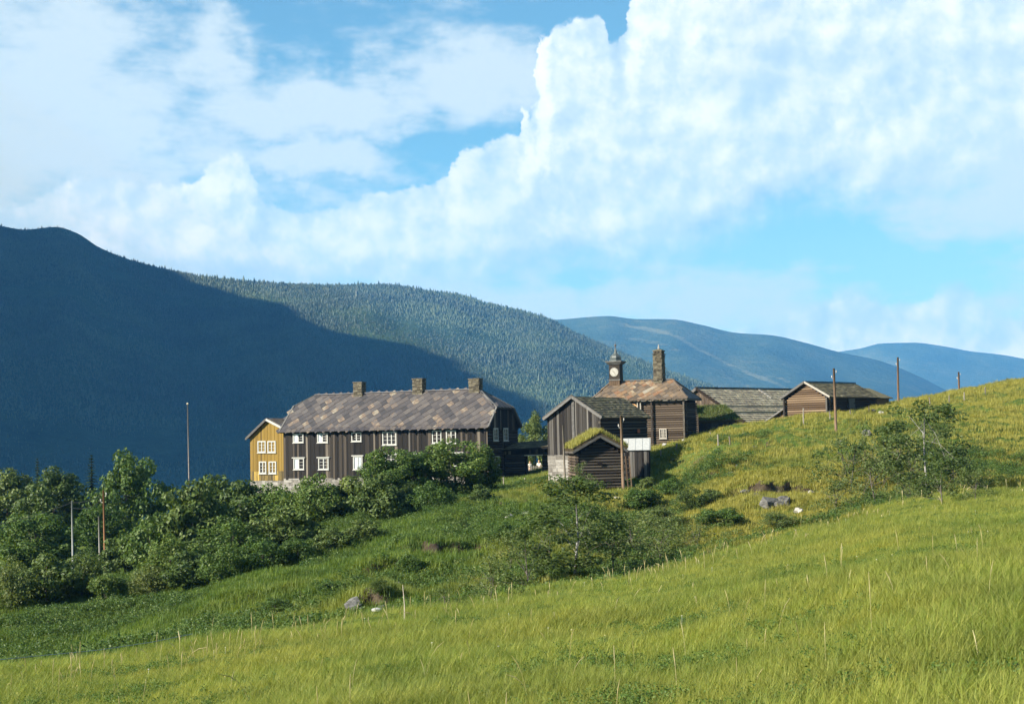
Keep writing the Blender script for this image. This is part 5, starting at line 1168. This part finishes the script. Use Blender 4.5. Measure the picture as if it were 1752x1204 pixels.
# ================================================================== SMALLER THINGS
def utility_pole(name, px, pyb, pyt, Y, label, cat, mat, r=.12, lean=0.0, group=None, ins=0, cap=None, hidden=0.0, pxt=None):
    """px, pyb = foot, pyt = top in the photograph"""
    q = gpt(px, pyb, Y); top = at(pxt if pxt is not None else px, pyt, Y); h = top[2] - q.z
    e = empty(name, q, label, cat, 0, group); dx = top[0] - q.x
    m = MB().tube([(0, 0, -.6), (dx * .5, 0, h * .5), (dx, 0, h)], [r, r * .88, r * .72], 8); m.build('pole', mat, e, smooth=True)
    for k in range(ins):
        z = h - .35 - .45 * k; s = 1 if k % 2 == 0 else -1; m = MB()
        m.tube([(dx * .97, 0, z - .1), (dx + s * .16, 0, z - .1), (dx + s * .2, 0, z + .02)], [.022] * 3, 5)
        m.lathe([(.03, z + .0), (.055, z + .03), (.04, z + .09), (.055, z + .12), (.02, z + .17)], 8, (dx + s * .2, 0)); m.build('insulator', plain('porcelain', (.45, .42, .38), .3, .5), e)
    if cap: m = MB().lathe([(.03, h), (.09, h + .03), (.10, h + .10), (.05, h + .17)], 10, (dx, 0)); m.build('finial_ball', cap, e)
    return e
UP = utility_pole
UP('utility_pole', 1067, 848, 711, 107, 'tall bare wooden pole in front of the turf-roofed cabin', 'pole', WOODS['pole'], .13, ins=2, pxt=1062.5)
UP('utility_pole', 1431, 752, 630, 126, 'wooden utility pole crossing the front of the brown log barn', 'pole', WOODS['pole'], .13, ins=2, pxt=1426.5)
UP('utility_pole', 1537, 692, 611, 158, 'wooden utility pole standing on the crest right of the log barn', 'pole', WOODS['pole'], .14, ins=2, pxt=1536)
UP('utility_pole', 1641, 668, 636, 175, 'short looking utility pole furthest right behind the crest', 'pole', WOODS['pole'], .14, ins=2, pxt=1640)
UP('flagpole', 325, 905, 692, 132, 'thin pale flagpole rising from the thicket against the dark mountain', 'flagpole', plain('flagpole_paint', (.24, .20, .175), .5), .065, cap=plain('flagpole_ball', (.6, .5, .35), .4), pxt=321)
UP('utility_pole', 180, 952, 838, 104, 'rust brown wooden pole among the left shrubs, tallest of three there', 'pole', plain('rusty_pole', (.22, .105, .05), .85), .085, ins=2, pxt=177)
UP('thin_pole', 171, 925, 883, 104, 'short pale post close left of the rust brown pole', 'pole', plain('pale_post', (.28, .26, .24), .7), .07, pxt=169)
UP('thin_pole', 125, 912, 856, 106, 'pale grey pole standing before the wide tree at the left', 'pole', plain('pale_grey_post', (.30, .30, .29), .7), .08, pxt=123)
UP('thin_pole', 967, 830, 727, 114, 'thin grey pole beside the left corner of the turf-roofed cabin', 'pole', WOODS['post'], .09, pxt=963)
# ladder leaning on the cabin's right corner
q = gpt(1076, 846, 110.5); e = empty('ladder', q, 'wooden ladder standing at the right corner of the turf-roofed cabin', 'ladder', .2)
for s in (0, 1): MB().bar((s * .3, 0, -.1), (s * .3 - .10, .35, 3.2), .07, .06).build('rail', WOODS['pole'], e)
for k in range(9):
    z = .25 + k * .34; MB().bar((.0 - .10 * z / 3.2, .35 * z / 3.2, z), (.3 - .10 * z / 3.2, .35 * z / 3.2, z), .04, .035).build('rung', WOODS['pole'], e)
# overhead wires between the left poles
def wire(label, a, b, sag, r=.012):
    pts = [Vector(a).lerp(Vector(b), t) - Vector((0, 0, sag * 4 * t * (1 - t))) for t in np.linspace(0, 1, 14)]
    o = MB().tube(pts, [r] * 14, 5).build('overhead_wire', IRON); tag(o, label, 'wire', 'wires between the left poles')
T1_ = at(177, 842, 104); T2_ = at(123, 859, 106)
wire('upper overhead wire from the rust brown pole to the pale grey pole', T1_, T2_, .25); wire('lower overhead wire from the rust brown pole to the pale grey pole', T1_ - np.array([0, 0, .5]), T2_ - np.array([0, 0, .4]), .3)
wire('overhead wire running left from the pale grey pole out of the photo', T2_, at(-60, 905, 108), .3)
wire('faint overhead wire running right from the rust brown pole to the thicket', T1_, at(330, 842, 132), .4)
# fence posts
posts = [(862, 834, 816, 132, 'fence post nearest the farmhouse, in the gateway shade'), (898.5, 832, 817, 128, 'fence post below the gateway, on the edge of the shade'), (941, 828, 811, 122, 'leaning fence post left of the turf-roofed cabin'),
         (1131, 781, 769, 128, 'short fence post right of the white-roofed shed'), (1158, 771, 758, 130, 'fence post before the small window of the clock house'), (1216, 748, 738, 134, 'fence post in the shade by the turf shed'),
         (1229, 762, 743, 124, 'fence post, left one of a pair on the grass below the turf shed'), (1249, 761, 746, 124, 'fence post, right one of a pair on the grass below the turf shed'), (1272, 753, 740, 128, 'fence post below the corner of the long barn'),
         (1375, 727, 698, 134, 'tall fence post in front of the log barn gable'), (1420, 717, 703, 140, 'fence post at the near corner of the log barn'), (1487, 707, 694, 146, 'fence post left of the dark stones on the crest'),
         (1591, 695, 679, 146, 'fence post on the crest right of the tall pole'), (1624, 690, 676, 150, 'fence post below the furthest right utility pole'), (1650, 686, 671, 152, 'fence post on the upper right slope, second from the right'),
         (1686, 677, 662, 156, 'fence post on the upper right slope, furthest right'), (11, 968, 955, 118, 'dark fence post by the sunlit patch at the left edge'), (82, 1078, 1063, 74, 'little dark stub of a post on the lower left grass'), (1455, 712, 700, 142, 'fence post by the door side of the log barn')]
for px, pb, pt, Y, lab in posts:
    Y = hit(px, pb, Y); q = gpt(px, pb, Y); h = (pb - pt) / F * Y
    e = MB().tube([(0, 0, -.4), (rnd.uniform(-.02, .02), 0, h * .5), (rnd.uniform(-.06, .04), 0, h)], [.065, .06, .05], 7).build('fence_post', WOODS['post'] if 'dark' not in lab else WOODS['tarred'], None); e.location = q; tag(e, lab, 'fence post', 'old fence posts')
# marker stick and stone in the meadow, small capped post
q = gpt(692, 1112, 38.5); o = MB().tube([(0, 0, -.3), (.02, 0, .5), (-.02, .02, 1.02)], [.014, .012, .009], 6).build('marker_stick', plain('bleached_stick', (.50, .42, .34), .8)); o.location = q; tag(o, 'bleached thin stick planted by a flat stone in the meadow', 'stick')
q = gpt(645, 1078, 43.5); e = empty('capped_post', q, 'small dark post with a white cap at the meadow edge', 'post'); MB().tube([(0, 0, -.4), (0, 0, .34)], [.12, .12], 9).build('post', GAP, e); MB().lathe([(.16, .34), (.16, .40), (.05, .43)], 10).build('cap', WHITE, e)
# wire along the meadow's lower left edge
pa = [gpt(px, py, Y, .42) for px, py, Y in ((-40, 1166, 33), (60, 1152, 34), (170, 1138, 35), (260, 1124, 36), (330, 1112, 37))]
o = MB().tube(pa, [.008] * 5, 5).build('fence_wire', plain('galvanised_wire', (.4, .4, .4), .4, .5, 1)); tag(o, 'low fence wire along the lower left edge of the meadow', 'fence wire')
# rocks
def rock_mesh(k):
    """angular blocks: a few broken lumps with flat faces"""
    bm = bmesh.new()
    for j in range(5 if k > 2 else 3):
        c = Vector((rnd.uniform(-.55, .55), rnd.uniform(-.5, .5), rnd.uniform(-.35, .2))) if j else Vector((0, 0, 0)); R0 = .85 if j == 0 else rnd.uniform(.35, .6)
        vs = [bm.verts.new(c + Vector(tuple(unit_rand(1)[0])) * R0 * rnd.uniform(.75, 1.1)) for _ in range(16)]
        r_ = bmesh.ops.convex_hull(bm, input=vs); bmesh.ops.delete(bm, geom=[g for g in r_['geom_interior'] if isinstance(g, bmesh.types.BMVert)], context='VERTS')
    me = bpy.data.meshes.new('boulder'); bm.to_mesh(me); bm.free(); return me
ROCKM = textured('grey_rock', [(.2, (0.0363, 0.0330, 0.0297)), (.5, (0.0858, 0.0825, 0.0759)), (.75, (0.1386, 0.1353, 0.1254)), (.95, (0.1980, 0.1914, 0.1782))], 3.2, (1, 1, 1.6), .3, .9, .8)
ROCKP = textured('pale_rock', [(.2, (.16, .145, .12)), (.5, (.27, .255, .225)), (.9, (.40, .385, .35))], 3.2, (1, 1, 1), .3, .9, .6)
EARTH = textured('bare_earth', [(.2, (.045, .032, .020)), (.5, (.10, .072, .045)), (.85, (.20, .15, .10))], 3, (1, 1, 1), .4, .95, .8)
RMS = [rock_mesh(k) for k in range(5)]
def rock(px, py, Y, w, h, lab, cat='rock', mat=ROCKM, grp='rocks on the slope', name='boulder', sink=.3):
    me = RMS[rnd.randrange(5)].copy(); me.materials.append(mat); o = bpy.data.objects.new(name, me); COL.objects.link(o); Y = hit(px, py, Y); k = F / Y
    o.location = gpt(px, py, Y); sx, sz = w / k / 2, h / k / 2; o.location.z += sz * (1 - 2 * sink) * .6; o.scale = (sx, sx * .8, sz); o.rotation_euler = (rnd.uniform(-.15, .15), rnd.uniform(-.2, .2), rnd.uniform(0, 6.28)); return tag(o, lab, cat, grp)
for q in [(1265, 797, 112, 26, 12, 'flat grey rock at the top of the stony strip on the slope'), (1249, 811, 109, 22, 9, 'pale thin slab below the top rock of the stony strip'), (1262, 826, 106, 18, 12, 'small rock in the brown earth of the stony strip'),
          (1273, 842, 103, 20, 13, 'rock above the big outcrop, end of the brown earth'), (1318, 868, 98, 58, 36, 'large grey outcrop on the slope, left half'), (1345, 866, 98, 46, 38, 'large grey outcrop on the slope, right half'), (1298, 852, 101, 40, 18, 'low rock at the upper left of the large outcrop'),
          (1386, 847, 99, 18, 20, 'upright pale boulder right of the large outcrop'), (1366, 876, 95, 24, 16, 'dark rock below the upright pale boulder'), (1400, 895, 91, 13, 9, 'small stone low on the slope near the meadow'), (1394, 911, 88, 18, 11, 'stone at the edge of the meadow under the outcrop'),
          (1439, 760, 124, 16, 17, 'grey boulder at the foot of the slope utility pole'), (1484, 745, 128, 24, 22, 'large grey boulder right of the slope utility pole'), (1534, 744, 127, 9, 14, 'upright little boulder left of the right birch'),
          (1509, 709, 143, 14, 13, 'whitish stone on the crest below the log barn'), (1494, 704, 145, 18, 10, 'dark stones heaped on the crest by the log barn'), (1520, 696, 150, 9, 9, 'small stone on the skyline of the crest'), (1291, 766, 121, 14, 8, 'dark stone at the end of a low bank, mid slope'),
          (1150, 788, 122, 16, 8, 'grey stone in the grass right of the white-roofed shed'), (1345, 768, 121, 10, 5, 'tiny pale stone mid slope'), (900, 880, 101, 40, 12, 'pale rock ledge on the slope left of the cabin'), (872, 886, 100, 22, 14, 'rock at the left end of the pale ledge'),
          (1053, 854, 106, 26, 10, 'pale flat stone at the foot of the bare pole by the cabin'), (605, 1045, 66, 46, 46, 'grey rock in the hollow of the bank'), (650, 1052, 63, 34, 36, 'dark rock right of the hollow, above the capped post'), (680, 1008, 72, 46, 26, 'dark rock face higher in the bank'),
          (730, 968, 79, 50, 18, 'rocky rim on the green slope'), (18, 1062, 88, 40, 16, 'stones of the bank at the left edge of the photo'), (70, 1050, 91, 44, 14, 'stones of the bank second from the left edge'), (118, 1040, 92, 30, 16, 'pale stones at the right end of the left bank')]:
    rock(*q[:5], q[5], mat=ROCKP if ('pale' in q[5] or 'whitish' in q[5]) else ROCKM)
rock(676, 1113, 38.5, 62, 10, 'pale flat stone lying beside the bleached stick', 'stone', ROCKP, None, 'flat_stone', .35)
for px, py, w, h, lab in ((1136, 757, 12, 9, 'white stone left of the doorstep at the clock house'), (1152, 756, 22, 8, 'long white doorstep stone at the clock house'), (1171, 754, 14, 7, 'white stone at the right corner of the clock house')):
    rock(px, py, 136.5, w, h, lab, 'stone', plain('white_stone', (.33, .315, .29), .8), 'white stones at the clock house')
# bare earth patches with a broken edge
# ---- picket gate and two people behind the gateway
GY = 169.0
q = gpt(913, 808, GY); e = empty('picket_gate', q, 'low pale picket gate seen through the dark gateway', 'gate')
for k in range(11): MB().box(-1.05 + k * .2, -.96 + k * .2, -.02, .02, .02, .88 + .05 * (k % 2)).build('picket', PALEWOOD, e)
for z in (.22, .68): MB().box(-1.1, 1.1, .022, .06, z, z + .08).build('rail', PALEWOOD, e)
def skin_figure(name, verts, edges, radii, mat, parent, root=0, sub=2):
    me = bpy.data.meshes.new(name); me.from_pydata(verts, edges, []); me.update(); me.materials.append(mat)
    o = bpy.data.objects.new(name, me); COL.objects.link(o); o.parent = parent
    o.modifiers.new('skin', 'SKIN'); 
    for i, r in enumerate(radii):
        sv = me.skin_vertices[0].data[i]; sv.radius = (r, r) if not isinstance(r, tuple) else r; sv.use_root = (i == root)
    s = o.modifiers.new('sub', 'SUBSURF'); s.levels = sub; s.render_levels = sub
    return o
SKIN = plain('skin', (.50, .30, .21), .6)
def person(px, Y, label, rz, top_c, low_c, hair_c, skirt=False, h=1.72, pose=0):
    q = gpt(px, 806, Y); e = empty('person', q, label, 'person', rz); k = h / 1.75
    P = lambda *a: tuple(x * k for x in a)
    # one continuous body: pelvis, spine, neck, head, arms with hands, legs with feet
    Vt = [P(0, 0, .95), P(0, 0, 1.18), P(0, .0, 1.40), P(0, .0, 1.49), P(0, -.01, 1.55), P(0, -.015, 1.66), P(0, -.01, 1.73)]
    Rd = [(.15, .11), (.13, .095), (.145, .10), (.055, .055), (.065, .07), (.078, .095), (.05, .06)]; E_ = [(0, 1), (1, 2), (2, 3), (3, 4), (4, 5), (5, 6)]
    for s in (-1, 1):
        b = len(Vt); bend = .25 if (pose and s == 1) else .03
        Vt += [P(s * .18, 0, 1.40), P(s * .25, .01, 1.13), P(s * .25, -bend * .9, .93 + bend * .5), P(s * .245, -bend * 1.15, .84 + bend * .6)]; Rd += [.055, .042, .030, .035]; E_ += [(2, b), (b, b + 1), (b + 1, b + 2), (b + 2, b + 3)]
        for f in range(4):      # four fingers and a thumb
            g = len(Vt); Vt += [P(s * .245 + (f - 1.5) * .006, -bend * 1.15 - .03 + f * .018, .80 + bend * .6), P(s * .24, -bend * 1.2 - .03 + f * .018, .755 + bend * .6 + .008 * abs(f - 1.4))]; Rd += [.010, .008]; E_ += [(b + 3, g), (g, g + 1)]
        g = len(Vt); Vt += [P(s * .225, -bend * 1.15 - .05, .81 + bend * .6)]; Rd += [.010]; E_ += [(b + 3, g)]
        b = len(Vt); Vt += [P(s * .09, 0, .88), P(s * .10, -.01, .50), P(s * .105, .02, .09), P(s * .115, -.11, .035)]; Rd += [.088, .058, .042, .036]; E_ += [(0, b), (b, b + 1), (b + 1, b + 2), (b + 2, b + 3)]
    skin_figure('body', Vt, E_, Rd, SKIN, e)
    tv = [P(0, 0, .93), P(0, 0, 1.18), P(0, 0, 1.40), P(0, 0, 1.455)]; tr = [(.165, .125), (.148, .112), (.16, .115), (.08, .075)]; te = [(0, 1), (1, 2), (2, 3)]
    for s in (-1, 1):
        b = len(tv); tv += [P(s * .185, 0, 1.40), P(s * .25, .008, 1.15)]; tr += [.068, .058]; te += [(2, b), (b, b + 1)]
    skin_figure('top', tv, te, tr, plain('cloth_top_' + str(px), top_c, .9, .1), e)
    if skirt: MB().lathe([(.145 * k, .98 * k), (.18 * k, .9 * k), (.22 * k, .7 * k), (.27 * k, .45 * k)], 14).build('skirt', plain('cloth_skirt', low_c, .9, .1), e, smooth=True)
    else:
        tv = [P(0, 0, .97)]; tr = [(.165, .125)]; te = []
        for s in (-1, 1):
            b = len(tv); tv += [P(s * .09, 0, .86), P(s * .10, -.01, .50), P(s * .105, .02, .10)]; tr += [.104, .075, .064]; te += [(0, b), (b, b + 1), (b + 1, b + 2)]
        skin_figure('trousers', tv, te, tr, plain('cloth_trousers', low_c, .9, .1), e)
    m = MB().lathe([(.02, 1.775), (.07, 1.765), (.098, 1.72), (.104, 1.66), (.085, 1.60 if not skirt else 1.52)], 12, (0, .022)); m.v = [tuple(c * k for c in v) for v in m.v]; m.build('hair', plain('hair_' + str(px), hair_c, .7), e, smooth=True)
    for s in (-1, 1):
        m = MB().lathe([(.008, 1.648), (.013, 1.655), (.008, 1.662)], 6, (s * .03, -.105)); m.v = [tuple(c * k for c in v) for v in m.v]; m.build('eye', IRON, e)
    return e
person(907, GY + 1.2, 'person in a pale top and light skirt behind the gate, left one', .25, (.66, .60, .50), (.45, .30, .22), (.30, .17, .07), True, 1.64)
person(922.5, GY + 1.6, 'person in a white shirt and dark trousers behind the gate, right one', -.3, (.78, .76, .70), (.05, .06, .09), (.42, .30, .14), False, 1.78, 1)
# ---- pale seed stalks in the meadow and dry stems at its edge (nobody could count them)
def stalks():
    b = MB(); n = 0
    while n < 330:
        near = n < 110
        if near: d = rnd.uniform(12, 36); s = rnd.uniform(-.38, .38)
        else: s = rnd.uniform(-.38, .38); d = float(crest_d(s)) * rnd.uniform(.80, 1.03)
        x = s * d; z = float(ground(x, d)); h = rnd.uniform(.30, .72) * (1 if rnd.random() < .85 else 1.25); a = rnd.uniform(0, 6.28); l = h * rnd.uniform(.02, .30) * (1 if rnd.random() < .85 else 2.6)
        dv = Vector((math.cos(a), math.sin(a), 0)); p = Vector((x, d, z - .02)); w = .0030 * max(1, d / 20) * rnd.uniform(.7, 1.2); K = 6
        pts = [p + dv * l * (t ** 2.2) + Vector((0, 0, h * (t - .32 * (l / h) * t ** 4))) for t in np.linspace(0, 1, K)]
        b.tube(pts, [w * .8, w * .8, w * .75, w * .8, w * 1.9, w * .9], 4); n += 1
    b.build('seed_stalks', leafmat('dry_stalk', (0.20, 0.19, 0.06), (0.30, 0.26, 0.10), (0.40, 0.34, 0.18), .2), kind='stuff')
stalks()

def flowers():
    b = MB()
    for i in range(120):
        d = rnd.uniform(24, 70); q = rnd.uniform(-.38, .38)
        if d > crest_d(q) - 1: continue
        p = Vector((q * d, d, float(ground(q * d, d)))); h = rnd.uniform(.12, .3); r = rnd.uniform(.012, .022)
        b.tube([p, p + Vector((.01, 0, h))], [.003, .003], 3); b.lathe([(r * .4, 0), (r, .008), (r * .3, .016)], 6); n = 18
        for k in range(len(b.v) - n, len(b.v)): v = b.v[k]; b.v[k] = (v[0] + p.x + .01, v[1] + p.y, v[2] + p.z + h)
    b.build('meadow_flowers', leafmat('flower_head', (0.50, 0.42, 0.06), (0.55, 0.55, 0.50), (0.50, 0.40, 0.05), .2), kind='stuff')
flowers()
